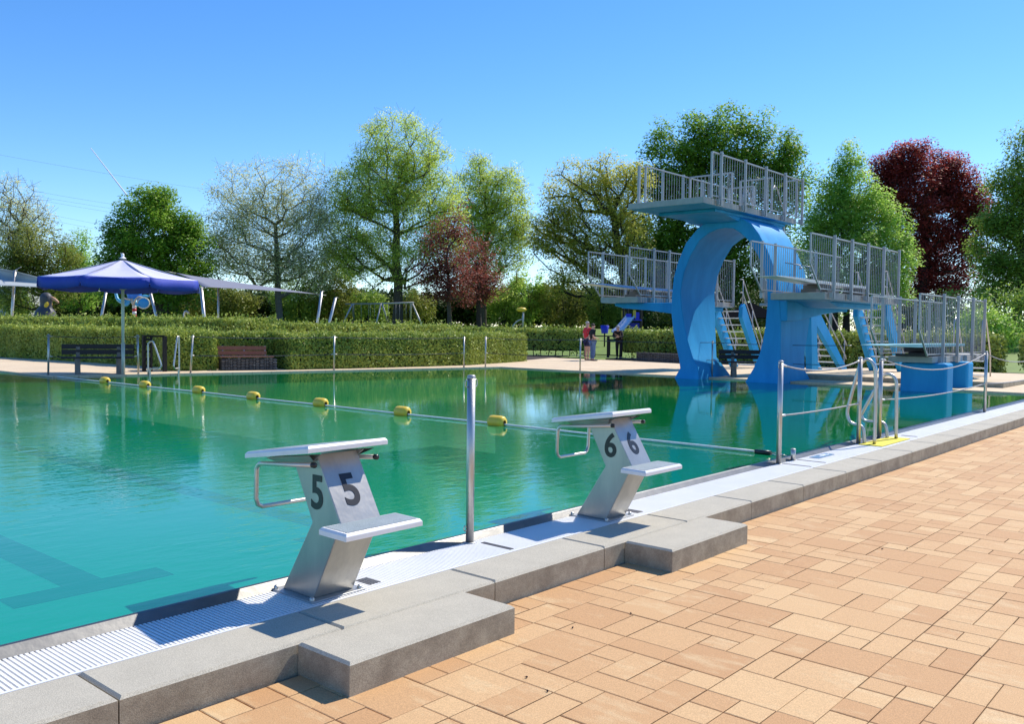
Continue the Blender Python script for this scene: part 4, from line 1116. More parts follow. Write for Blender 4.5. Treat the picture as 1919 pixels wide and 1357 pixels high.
hedge('hedge', 'hedge standing behind the backrest of the brown bench', [(13.6, 23.9), (16.0, 23.0)], .8, .03, 1.09, 2200, lsize=.06, seed=33)
hedge('hedge', 'long clipped hedge in the middle behind the far pool edge', [(15.42, 22.0), (18.6, 21.5), (22.3, 21.3), (26.9, 22.6)], 1.1, .03, 1.07, 2200, lsize=.06, seed=34)
hedge('hedge', 'second hedge row rising behind the long left hedge', [(14.4, 46), (15.6, 38.0), (16.6, 31.0), (17.2, 27.3)], 1.6, .03, 1.50, 1000, lsize=.085, seed=35)
hedge('hedge', 'second hedge row behind the middle hedge, below the sail posts', [(17.4, 27.0), (21.5, 26.0), (27.0, 26.2)], 1.4, .03, 1.36, 1000, lsize=.085, seed=36)
hedge('hedge', 'loose hedge with bare stems left of the gate with the people', [(28.8, 30.2), (33.7, 24.25)], .8, .03, 1.28, 700, lsize=.10, sparse_base=True, seed=37)
hedge('hedge', 'hedge between the gate and the left leg of the arch', [(33.2, 22.3), (32.4, 18.6)], .9, .03, 1.22, 700, lsize=.10, sparse_base=True, seed=38)
hedge('hedge', 'hedge seen through the arch behind the dark bench', [(32.4, 18.2), (32.3, 12.0)], .9, .03, 1.22, 620, lsize=.10, seed=39)
hedge('hedge', 'hedge behind the staircases right of the arch', [(32.3, 11.8), (32.2, 6.9)], .9, .03, 1.25, 620, lsize=.10, seed=41)
hedge('hedge', 'loose hedge with bare stems at the right edge behind the low station', [(32.2, 6.3), (32.2, 1.0)], .9, .03, 1.2, 620, lsize=.10, sparse_base=True, seed=42)
m = MB(); m.prism([(31.2, -2), (33.2, -2), (33.2, 19.2), (34.2, 22.4), (32.4, 22.6), (31.2, 19.2)], -.1, .045, 'z')
m.prism([(26.6, 22.9), (28.2, 30.6), (29.2, 30.9), (33.6, 25.6), (32.6, 25.2)], .031, .05, 'z')
tag(m.build('planting_bed', SOIL), kind='structure')

# gabion walls
STONE = mat('grey_gabion_stone', (.20, .19, .18), .9, var=(.08, .075, .075), scale=7, bump=1.0, bscale=14)
WIRE = mat('gabion_wire', (.05, .05, .05), .6, .4)
def gabion(a, b, w, z0, z1, label):
    a = Vector((*a, 0)); b = Vector((*b, 0)); d = (b-a); L = d.length; d.normalize(); nn = Vector((d.y, -d.x, 0))
    if nn.dot(fwd) > 0: nn = -nn
    rt = root('gabion_wall', (a.x, a.y, z0), label, 'gabion')
    m = MB(); rng = random.Random(5)
    m.prism([tuple((a-nn*.03).xy), tuple((b-nn*.03).xy), tuple((b-nn*w).xy), tuple((a-nn*w).xy)], z0, z1-.03, 'z')
    m.build('core', mat('gabion_core', (.04, .035, .035), .95), rt)
    m = MB(); s = 0
    while s < L-.04:
        z = z0+.01; ww = rng.uniform(.06, .13)
        while z < z1-.05:
            hh = rng.uniform(.05, .11); c = a+d*(s+ww/2)-nn*.03+Vector((0, 0, z+hh/2)); e = .4
            vs = []
            for q in range(8):
                an = q/8*6.283; rr = rng.uniform(.82, 1.08); vs.append(c+d*math.cos(an)*ww*.48*rr+Vector((0, 0, 1))*math.sin(an)*hh*.48*rr+nn*.012)
            vs.append(c+nn*rng.uniform(.02, .045)); m.add(vs, [(q, (q+1) % 8, 8) for q in range(8)])
            z += hh
        s += ww
    m.build('stones', STONE, rt)
    m = MB(); s = 0
    while s <= L: m.tube([a+d*s+nn*.022+Vector((0, 0, z0)), a+d*s+nn*.022+Vector((0, 0, z1-.02))], .003, 4, cap=False); s += .06
    z = z0
    while z < z1: m.tube([a+nn*.022+Vector((0, 0, z)), b+nn*.022+Vector((0, 0, z))], .003, 4, cap=False); z += .1
    m.build('wire_mesh', WIRE, rt)
    return rt
gabion((13.58, 22.72), (15.0, 22.15), .5, .03, .40, 'low stone filled gabion carrying the red brown bench')
gabion((31.3, 20.3), (30.6, 17.0), .5, .03, .42, 'low stone filled gabion below the hedge left of the arch')
# brown bench on gabion
ba, bb = Vector((13.55, 22.74, 0)), Vector((14.95, 22.18, 0)); bd = (bb-ba).normalized(); bn = Vector((bd.y, -bd.x, 0))
if bn.dot(fwd) > 0: bn = -bn
be = root('bench', (13.6, 22.7, .40), 'red brown slatted wooden bench top sitting on the gabion', 'bench')
m = MB()
for q in range(3): m.bar(ba-bn*(.02+.14*q)+Vector((0, 0, .425)), bb-bn*(.02+.14*q)+Vector((0, 0, .425)), .12, .035)
m.build('seat', BROWNW, be)
m = MB()
for (q, z) in ((.44, .52), (.50, .66)): m.bar(ba-bn*q+Vector((0, 0, z)), bb-bd*.12-bn*q+Vector((0, 0, z)), .035, .115)
m.build('backrest', BROWNW, be)
m = MB()
for t in (.1, .5, .9): c = ba.lerp(bb, t); m.bar(c-bn*.46+Vector((0, 0, .40)), c-bn*.54+Vector((0, 0, .72)), .04)
m.build('backrest_support', STEELD, be)

# dark benches with concrete feet
def dark_bench(a, b, label, back=True, flip=1):
    a = Vector((*a, .03)); b = Vector((*b, .03)); d = (b-a); L = d.length; d.normalize(); nn = Vector((d.y, -d.x, 0))
    if nn.dot(fwd) > 0: nn = -nn
    nn *= flip
    o = root('bench', (a.x, a.y, .03), label, 'bench', 'dark benches with concrete feet')
    for t in (.22, .78):
        c = a+d*L*t; m = MB()
        prof = [(-.20, 0), (-.05, 0), (0, .10), (.05, 0), (.20, 0), (.14, .22), (.19, .40), (-.19, .40), (-.14, .22)]
        vs = []
        for s in (-.06, .06):
            for (u, z) in prof: vs.append(c+d*s+nn*u+Vector((0, 0, z)))
        n = len(prof); m.add(vs, [list(range(n)), list(range(2*n-1, n-1, -1))]+[(i, n+i, n+(i+1) % n, (i+1) % n) for i in range(n)])
        if back: m.bar(c-nn*.17+Vector((0, 0, .38)), c-nn*.27+Vector((0, 0, .70)), .09, .05)
        m.build('foot', mat('bench_concrete', (.24, .22, .19), .9, var=(.14, .13, .12), scale=9), o)
    m = MB()
    for q in (-.15, 0, .15): m.bar(a+nn*q+Vector((0, 0, .42)), b+nn*q+Vector((0, 0, .42)), .13, .035)
    m.build('seat', DARKW, o)
    if back:
        m = MB()
        for q, z in ((.215, .56), (.26, .70)): m.bar(a-nn*q+Vector((0, 0, z)), b-nn*q+Vector((0, 0, z)), .035, .12)
        m.build('backrest', DARKW, o)
    return o
dark_bench((9.45, 23.35), (11.0, 22.62), 'dark bench with concrete feet at the far pool edge beside the parasol pole')
dark_bench((22.95, 12.05), (24.0, 10.6), 'dark bench with concrete feet under the arch of the diving tower')

# ------------------------------------------------------------------ gate, frames
BLKM = mat('black_metal', (.012, .013, .014), .7, spec=.25)
gt = root('gate', (33, 23, .03), 'low black tubular gate between the hedges where the people stand', 'gate')
ga, gb, gc = Vector((33.35, 23.9, .05)), Vector((33.1, 22.95, .05)), Vector((32.85, 22.1, .05))
Z = Vector((0, 0, 1))
for p, nm in ((ga, 0), (gb, 0), (gc, 0)):
    m = MB(); m.bar(p, p+Z*1.0, .09); m.build('post', BLKM, gt)
m = MB()
for (p, q) in ((gb, gc),):
    m.bar(p+Z*.12, q+Z*.12, .05); m.bar(p+Z*.82, q+Z*.82, .05); m.bar(p+(q-p)*.12+Z*.1, p+(q-p)*.12+Z*.84, .05)
m.bar(ga+Z*.12, gb+Z*.12, .04); m.bar(ga+Z*.98, gc+Z*.98, .05)
m.build('leaf_frame', BLKM, gt)
fr = root('gate', (12.1, 23.5, .03), 'tall black slatted gate frame between the left hedge and square hedge end', 'gate')
pa, pb = ground(270, 699, 0)+Vector((.05, .1, .03)), ground(309, 699, 0)+Vector((.05, .1, .03))
m = MB(); m.bar(pa, pa+Z*1.0, .08); m.build('post', BLKM, fr)
m = MB(); m.bar(pb, pb+Z*.98, .09); m.build('post', BLKM, fr)
m = MB(); m.bar(pa+Z*.97, pb+Z*.97, .05); m.bar(pa.lerp(pb, .35), pa.lerp(pb, .35)+Z*.97, .05)
for zz in (.15, .35, .55, .75, .88): m.bar(pa+Z*zz, pa.lerp(pb, .35)+Z*zz, .02, .06)
m.build('leaf_frame', BLKM, fr)
REDP = mat('red_fabric', (.52, .045, .04), .7)
c0 = ground(303, 694, .03)+Vector((.9, 1.1, 0)); ch = root('folding_chair', c0, 'red folding chair behind the black gate frame', 'chair')
rr_ = Vector((right.x, right.y, 0)).normalized()
m = MB(); m.add([c0+rr_*.15+Z*.36, c0+rr_*.15+Z*.36+fwd*.4, c0-rr_*.02+Z*.85+fwd*.4, c0-rr_*.02+Z*.85], [(0, 1, 2, 3)]); m.build('backrest', REDP, ch)
m = MB(); m.bar(c0+rr_*.15+Z*.36+fwd*.2, c0+rr_*.55+Z*.33+fwd*.2, .4, .02); m.build('seat', REDP, ch)
m = MB(); m.tube([c0-rr_*.1+Z*.25, c0-rr_*.02+Z*.9], .012, 6); m.tube([c0-rr_*.1+Z*.25, c0+rr_*.5], .012, 6); m.tube([c0+rr_*.5+Z*.33, c0], .012, 6); m.build('frame', STEELD, ch)
fence = root('low_fence', (28, 27, 0), 'thin black tubular fence panel in front of the loose hedge', 'fence')
m = MB(); f0, f1 = Vector((27.4, 25.4, .05)), Vector((28.9, 24.9, .05))
m.bar(f0, f0+Z*.95, .07); m.bar(f1+Vector((0, .0, 0)), f1+Z*.9, .05)
for zz in (.35, .6, .8): m.bar(f0+Z*zz, f1+Z*zz, .03)
m.build('frame', BLKM, fence)
# grey exercise/spray post with a yellow head and curved pipe beyond the hedge
sp = root('spray_post', at(980, 612, 62), 'grey post with yellow disc head and a curved pipe beyond the middle hedge', 'spray post')
sp.location.z = lawn_z(sp.location.x, sp.location.y)
k_ = 62/F_PX
m = MB(); m.tube([(0, 0, 0), (0, 0, 38*k_)], .07, 10); m.tube([(0, 0, 20*k_)]+[(-right.x*t*20*k_, -right.y*t*20*k_, (20-14*t**2.2)*k_) for t in (.2, .4, .6, .8, 1)]+[(-right.x*20*k_, -right.y*20*k_, -.3)], .05, 8); m.build('pipe', STEELD, sp, world=False)
m = MB(); m.lathe([(0, .18), (.28, .14), (.38, 0), (.2, -.12), (0, -.12)], (-right.x*.12, -right.y*.12, 38*k_), 14); m.build('disc_head', YEL, sp, world=False)
hk = root('spray_pipe', at(345, 616, 44), 'small curved steel spray pipe looking over the hedge', 'spray pipe')
hk.location.z = lawn_z(hk.location.x, hk.location.y); tz = at(345, 583, 44).z-hk.location.z
m = MB(); m.tube([(0, 0, 0), (0, 0, tz-.15), (right.x*.05, right.y*.05, tz-.03), (right.x*.13, right.y*.13, tz), (right.x*.2, right.y*.2, tz-.06), (right.x*.22, right.y*.22, tz-.13)], .05, 8); m.build('pipe', STEEL, hk, world=False)

# ------------------------------------------------------------------ sails and their posts
def sail_post(t, b, d, label, r=.07):
    p = at(t[0], t[1], d); q = at(b[0], b[1], d)
    dirn = (q-p).normalized(); zg = lawn_z(q.x, q.y)-.05; q2 = p+dirn*((p.z-zg)/(-dirn.z))
    o = root('sail_post', (q2.x, q2.y, zg), label, 'post', 'posts holding the shade sails')
    m = MB(); m.tube([q2, p], r, 12); m.build('pole', STEEL, o)
    m = MB(); m.tube([p-dirn*.02, p+Vector((right.x, right.y, 0))*.12], .02, 6); m.lathe([(0, .02), (r*1.05, .015), (r*1.05, -.02)], p, 10); m.build('shackle', STEELD, o)
    return p
p1 = sail_post((28, 507), (22, 600), 44, 'upright steel sail post at the far left beside the penguin')
p2 = sail_post((199, 546), (187, 610), 45, 'leaning steel sail post seen left of the parasol pole')
p3 = sail_post((281, 546), (298, 612), 43, 'leaning steel sail post right of the octopus fountain')
p4 = sail_post((377, 540), (385, 618), 38, 'steel sail post under the right rim of the parasol')
p5 = sail_post((409, 536), (409, 604), 50, 'thin upright sail post right of the parasol', .05)
p6 = sail_post((603, 546), (592, 624), 45, 'pale sail post where the right sail ends')
p7 = sail_post((629, 558), (612, 626), 44, 'leaning blue grey sail post left of the swing frame')
def sail(corners, label, dip=.35):
    o = root('shade_sail', corners[0], label, 'shade sail', 'shade sails')
    n = 12; a, b, c, d_ = [Vector(v) for v in corners]; vs = []
    for i in range(n+1):
        for j in range(n+1):
            u, v = i/n, j/n; p = (a*(1-u)+b*u)*(1-v)+(d_*(1-u)+c*u)*v
            cu_ = .10*(math.sin(math.pi*u)*(1 if v < .5 else 1)*abs(2*v-1)+math.sin(math.pi*v)*abs(2*u-1))
            cen = (a+b+c+d_)/4; p = p.lerp(cen, cu_); p.z -= dip*math.sin(math.pi*u)*math.sin(math.pi*v); vs.append(p)
    m = MB(); m.smooth = True; m.add(vs, [(i*(n+1)+j, (i+1)*(n+1)+j, (i+1)*(n+1)+j+1, i*(n+1)+j+1) for i in range(n) for j in range(n)])
    s = m.build('cloth', SAILP if 'pale' in label else SAILM, o); so2 = s.modifiers.new('t', 'SOLIDIFY'); so2.thickness = .02
    m = MB()
    for q in corners: m.tube([q, q+(q-(a+b+c+d_)/4).normalized()*.6], .015, 6)
    m.build('tension_cable', STEELD, o)
sail([at(-120, 480, 46), at(25, 508, 44), at(192, 546, 45), at(-60, 533, 42)], 'pale grey shade sail at the left edge above the penguin', .1)
sail([at(330, 512, 44), at(380, 520, 55), at(590, 551, 47), at(380, 538, 40)], 'long grey shade sail stretching right from the parasol', .05)

# ------------------------------------------------------------------ penguin, octopus
def ellip(m, c, r3, n=14, rot=None):
    vs = []; 
    for i in range(n+1):
        th = math.pi*i/n
        for j in range(n):
            ph = 2*math.pi*j/n; p = Vector((r3[0]*math.sin(th)*math.cos(ph), r3[1]*math.sin(th)*math.sin(ph), r3[2]*math.cos(th)))
            if rot: p = rot @ p
            vs.append(Vector(c)+p)
    m.smooth = True
    m.add(vs, [(i*n+j, (i+1)*n+j, (i+1)*n+(j+1) % n, i*n+(j+1) % n) for i in range(n) for j in range(n)])
pd = 40; pp = at(86, 612, pd); zg = lawn_z(pp.x, pp.y); kp = pd/F_PX
pg = root('penguin_statue', (pp.x, pp.y, zg), 'large grey emperor penguin statue with yellow neck patch behind the left hedge', 'statue')
fx = Vector((right.x, right.y, 0)).normalized(); fy = Vector((fwd.x, fwd.y, 0)).normalized()
rotz = math.atan2(fx.y, fx.x); RM = Matrix.Rotation(rotz, 3, 'Z')     # local +X = facing right in view
top = at(86, 548, pd).z-zg
prof = [(.30, 0), (.42, .25), (.50, .6), (.52, .95), (.50, 1.15), (.44, top-.88), (.36, top-.78), (.29, top-.70), (.255, top-.62), (.25, top-.5), (.275, top-.34), (.26, top-.18), (.18, top-.06), (.08, top-.01), (0, top)]
m = MB(); m.smooth = True; n = 20; vs = []
for (r_, z_) in prof:
    for k in range(n):
        t = 2*math.pi*k/n; xo = .02 if z_ > top-.65 else -.02; vs.append(RM @ Vector((r_*math.cos(t)*1.0+xo, r_*math.sin(t)*.9, z_)))
m.add(vs, [(i*n+k, i*n+(k+1) % n, (i+1)*n+(k+1) % n, (i+1)*n+k) for i in range(len(prof)-1) for k in range(n)])
m.build('body', mat('charcoal_grey_statue', (.055, .055, .065), .55), pg, world=False)
m = MB(); ellip(m, RM @ Vector((.13, 0, 1.0)), (.44, .40, .72), rot=RM); m.build('white_belly', mat('statue_white', (.7, .7, .68), .5), pg, world=False)
m = MB()
for s in (-1, 1): ellip(m, RM @ Vector((.02, s*.46, 1.0)), (.19, .07, .52), rot=RM)
m.build('flipper', mat('charcoal_flipper', (.05, .05, .06), .55), pg, world=False)
m = MB()
for s in (-1, 1): ellip(m, RM @ Vector((.11, s*.13, top-.58)), (.10, .13, .19), rot=RM @ Matrix.Rotation(R(18), 3, 'Y'))
m.build('neck_patch', mat('statue_yellow', (.85, .52, .03), .5), pg, world=False)
m = MB(); m.tube([RM @ Vector((.22, 0, top-.24)), RM @ Vector((.40, 0, top-.31)), RM @ Vector((.56, 0, top-.43)), RM @ Vector((.60, 0, top-.48))], [.09, .075, .045, .012], 12); m.build('beak', mat('statue_beak', (.55, .30, .18), .5), pg, world=False)
m = MB()
for s in (-1, 1): ellip(m, RM @ Vector((.17, s*.2, top-.22)), (.03, .02, .03), 8, RM)
m.build('eye', BLACK, pg, world=False)

op = at(252, 615, 45); zg = lawn_z(op.x, op.y); oc = root('octopus_fountain', (op.x, op.y, zg), 'blue octopus water fountain on a red and white striped pole', 'fountain')
zt = at(252, 566, 45).z-zg; ko = 45/F_PX
m = MB(); m2 = MB(); hz = 12*ko*.92; z = zt; k = 0
while z > -.1:
    (m if k % 2 == 0 else m2).tube([(0, 0, max(z-.16*1.0, -.12)), (0, 0, z)], .10, 14); z -= .16; k += 1
m.build('red_bands', mat('pole_red', (.55, .02, .03), .4), oc, world=False); m2.build('white_bands', mat('pole_white', (.8, .8, .8), .4), oc, world=False)
m = MB(); ellip(m, (0, 0, zt+.42), (.36, .36, .42)); m.build('head', mat('octopus_blue', (.02, .20, .72), .35), oc, world=False)
m = MB(); OB = mat('octopus_arm_blue', (.10, .42, .62), .35)
def arm(pts, r): 
    P_ = smooth_path([RM @ Vector((a, b, zt+c)) for a, b, c in pts], 4); n_ = len(P_); m.tube(P_, [r*(1-.6*i/n_) for i in range(n_)], 8)
arm([(-.15, 0, .15), (-.5, -.1, -.02), (-.8, -.1, .12), (-.95, 0, .45), (-1.1, 0, .58), (-1.2, 0, .52)], .11)
arm([(-.1, -.2, .15), (-.22, -.4, -.15), (-.38, -.45, -.05), (-.42, -.4, .3), (-.45, -.4, .5)], .10)
arm([(.15, 0, .15), (.35, -.1, .05), (.5, -.1, .3), (.72, 0, .3), (.85, 0, .42)], .10)
arm([(.1, -.2, .12), (.25, -.35, -.12), (.42, -.4, -.2)], .12)
arm([(0, .2, .15), (-.2, .4, -.1), (-.4, .5, .1)], .10); arm([(0, .2, .15), (.3, .4, -.1), (.5, .5, .1)], .10)
m.build('arm', OB, oc, world=False)
m = MB()
arm([(.0, -.25, .15), (.1, -.4, -.12), (.25, -.45, .1), (.4, -.4, .25), (.6, -.3, .2)], .07); arm([(-.05, -.3, .1), (-.35, -.42, .2), (-.43, -.42, .45)], .06)
m.build('arm', mat('octopus_beige', (.62, .50, .36), .5), oc, world=False)
m = MB(); vs = RM @ Vector((.62, -.35, -.06+zt)); ellip(m, vs, (.30, .09, .27), rot=RM); m.build('spray_dish', mat('octopus_dish', (.02, .28, .62), .35), oc, world=False)
m = MB(); ring_ = [RM @ Vector((.62+.30*math.cos(a), -.37, -.06+zt+.27*math.sin(a))) for a in np.linspace(0, 6.283, 20)]; m.tube(ring_, .035, 8); m.build('dish_rim', mat('octopus_rim', (.68, .66, .52), .5), oc, world=False)

# ------------------------------------------------------------------ swings, slide tower, bin, tent, van
def onl(px, py, d):
    p = at(px, py, d); return Vector((p.x, p.y, lawn_z(p.x, p.y)))
dS = 78; sw = root('swing_set', onl(715, 614, dS), 'grey steel swing frame with slanted legs beyond the middle hedge', 'swing set')
bar = [at(652, 570, dS+2), at(718, 569, dS), at(773, 567, dS-2)]
m = MB(); m.tube([bar[0]-fx*.2, bar[1], bar[2]+fx*.1], .07, 8); m.build('top_bar', STEELD, sw)
m = MB()
for (t, b, dd) in (((660, 570), (641, 613), 0), ((662, 570), (663, 612), 3), ((714, 569), (704, 617), -1), ((716, 569), (729, 618), 1), ((770, 567), (769, 614), 2), ((772, 567), (792, 619), -2)):
    p = at(*t, dS); q = onl(*b, dS+dd); m.tube([p, q], .075, 8)
m.build('leg', STEELD, sw)
def swing(px, d, w, lb_):
    o = root('swing', at(px, 570, d), lb_, 'swing', 'swings hanging from the frame')
    a = at(px-w, 570, d); b = at(px+w, 570, d); zs = lawn_z(a.x, a.y)+.45
    m = MB(); m.tube([a, (a.x, a.y, zs)], .012, 5); m.tube([b, (b.x, b.y, zs)], .012, 5); m.build('chain', STEELD, o)
    m = MB(); m.bar((a.x, a.y, zs), (b.x, b.y, zs), .2, .04); m.build('seat', BLACK, o)
swing(684, dS, 7, 'left swing of the left bay of the swing frame'); swing(698, dS, 4, 'right swing of the left bay of the swing frame')
swing(735, dS, 7, 'left swing of the right bay of the swing frame'); swing(755, dS, 6, 'right swing of the right bay of the swing frame')
dP = 56; sl_ = root('slide_tower', onl(1190, 620, dP), 'blue and yellow play tower with a blue slide left of the arch', 'slide')
PB = mat('play_blue', (.01, .02, .45), .5); PY = mat('play_yellow', (.50, .38, .03), .5)
m = MB()
for px, dd in ((1168, 0), (1200, 0), (1176, 2), (1202, 2)):
    g0 = onl(px, 620, dP+dd); m.bar(g0, Vector((g0.x, g0.y, at(px, 575, dP).z)), .1)
m.build('post', BLKM, sl_)
m = MB(); m.bar(at(1178, 588, dP), at(1178, 598, dP), .35, .05, up=fy); m.bar(at(1196, 585, dP), at(1196, 600, dP), .35, .05, up=fy)
a0 = at(1172, 600, dP); b0 = at(1201, 600, dP); m.bar(a0, b0, .9, .08)
m.bar(at(1190, 605, dP+.5), at(1190, 622, dP+.5), .75, .05, up=fy); m.build('panel', PB, sl_)
m = MB(); m.bar(at(1168, 582, dP), at(1168, 597, dP), .22, .05, up=fy); m.bar(at(1189, 581, dP), at(1189, 596, dP), .18, .05, up=fy); m.build('panel', PY, sl_)
m = MB(); s0, s1, s2 = at(1181, 595, dP-.5), at(1162, 618, dP-1.8), at(1154, 623, dP-2.6)
for (p, q) in ((s0, s1), (s1, s2)):
    m.bar(p, q, .5, .04); 
    for s in (-1, 1): m.bar(p+fx*s*.26+Z*.07, q+fx*s*.26+Z*.07, .03, .14)
m.build('slide_chute', mat('slide_blue', (.03, .14, .36), .4), sl_)
bn_ = onl(1133, 628, 50); bi = root('waste_bin', bn_, 'blue bin on a post between the man in black and the red top', 'bin')
bz = at(1133, 625, 50).z-bn_.z
m = MB(); m.lathe([(.18, bz), (.24, bz+.45), (.22, bz+.46), (.0, bz+.46)], (0, 0, 0), 14); m.build('bucket', PB, bi, world=False)
m = MB(); m.tube([(0, 0, 0), (0, 0, bz+.05)], .04, 8); m.build('post', BLKM, bi, world=False)
tn_ = onl(1405, 612, 60); te = root('market_umbrella', tn_, 'folded dark tent roof seen through the arch of the tower', 'tent')
kt = 60/F_PX; e0 = at(1405, 596, 60).z-tn_.z; e1 = at(1412, 566, 60).z-tn_.z
m = MB(); vs = [(0, 0, e1)]+[(fx.x*a+fy.x*b, fx.y*a+fy.y*b, e0) for a, b in ((-1.9, -1.5), (1.9, -1.5), (1.9, 1.5), (-1.9, 1.5))]
m.add(vs, [(0, 1, 2), (0, 2, 3), (0, 3, 4), (0, 4, 1)]); m.build('roof', mat('tent_black_cloth', (.012, .012, .014), .95, spec=0), te, world=False)
m = MB()
for a, b in ((-1.8, -1.4), (1.8, -1.4), (1.8, 1.4), (-1.8, 1.4)): p = fx*a+fy*b; m.tube([p, p+Z*e0], .04, 6)
m.build('leg', STEELD, te, world=False)
w_ = onl(20, 610, 98); va = root('service_container', w_, 'white container building behind the trees at the far left', 'building')
kz = 98/F_PX
def obox(m, c, a, b, h, z0=0):
    p = [c+fx*s*a/2+fy*t*b/2 for s, t in ((-1, -1), (1, -1), (1, 1), (-1, 1))]
    m.prism([(q.x, q.y) for q in p], z0, z0+h, 'z')
m = MB(); obox(m, Vector((0, 0, 0)), 5.5, 3, 3.6); m.build('wall', mat('container_white', (.62, .64, .66), .6), va, world=False)
m = MB(); obox(m, Vector((0, 0, 0)), 5.8, 3.3, .12, 3.61); m.build('roof', STEELD, va, world=False)
m = MB(); obox(m, -fy*1.52+fx*(-1.0), .9, .04, 1.1, 1.6); obox(m, -fy*1.52+fx*1.4, .9, .04, 2.1, .1); m.build('window', mat('container_window', (.10, .14, .2), .2), va, world=False)
# grey post and tree guard posts behind the stairs
gp = onl(1556, 618, 58); o = root('flag_post', gp, 'plain pale post standing left of the two dark stems behind the stairs', 'post')
m = MB(); m.tube([(0, 0, 0), (0, 0, 2.6)], .1, 10); m.build('pole', RAILG, o, world=False)
m = MB(); m.lathe([(0, 2.66), (.08, 2.64), (.11, 2.6)], (0, 0, 0), 10); m.build('cap', STEELD, o, world=False)
pt = onl(1420, 628, 45); o = root('picnic_table', pt, 'long weathered picnic table top seen through the arch', 'table')
m = MB(); m.bar(Vector((0, 0, .75))-fx*1.6, Vector((0, 0, .75))+fx*1.6, .7, .05); m.build('table_top', mat('weathered_wood', (.35, .32, .25), .8), o, world=False)
m = MB()
for s in (-1.3, 1.3): m.bar(fx*s, fx*s+Z*.73, .1)
m.build('leg', BLKM, o, world=False)

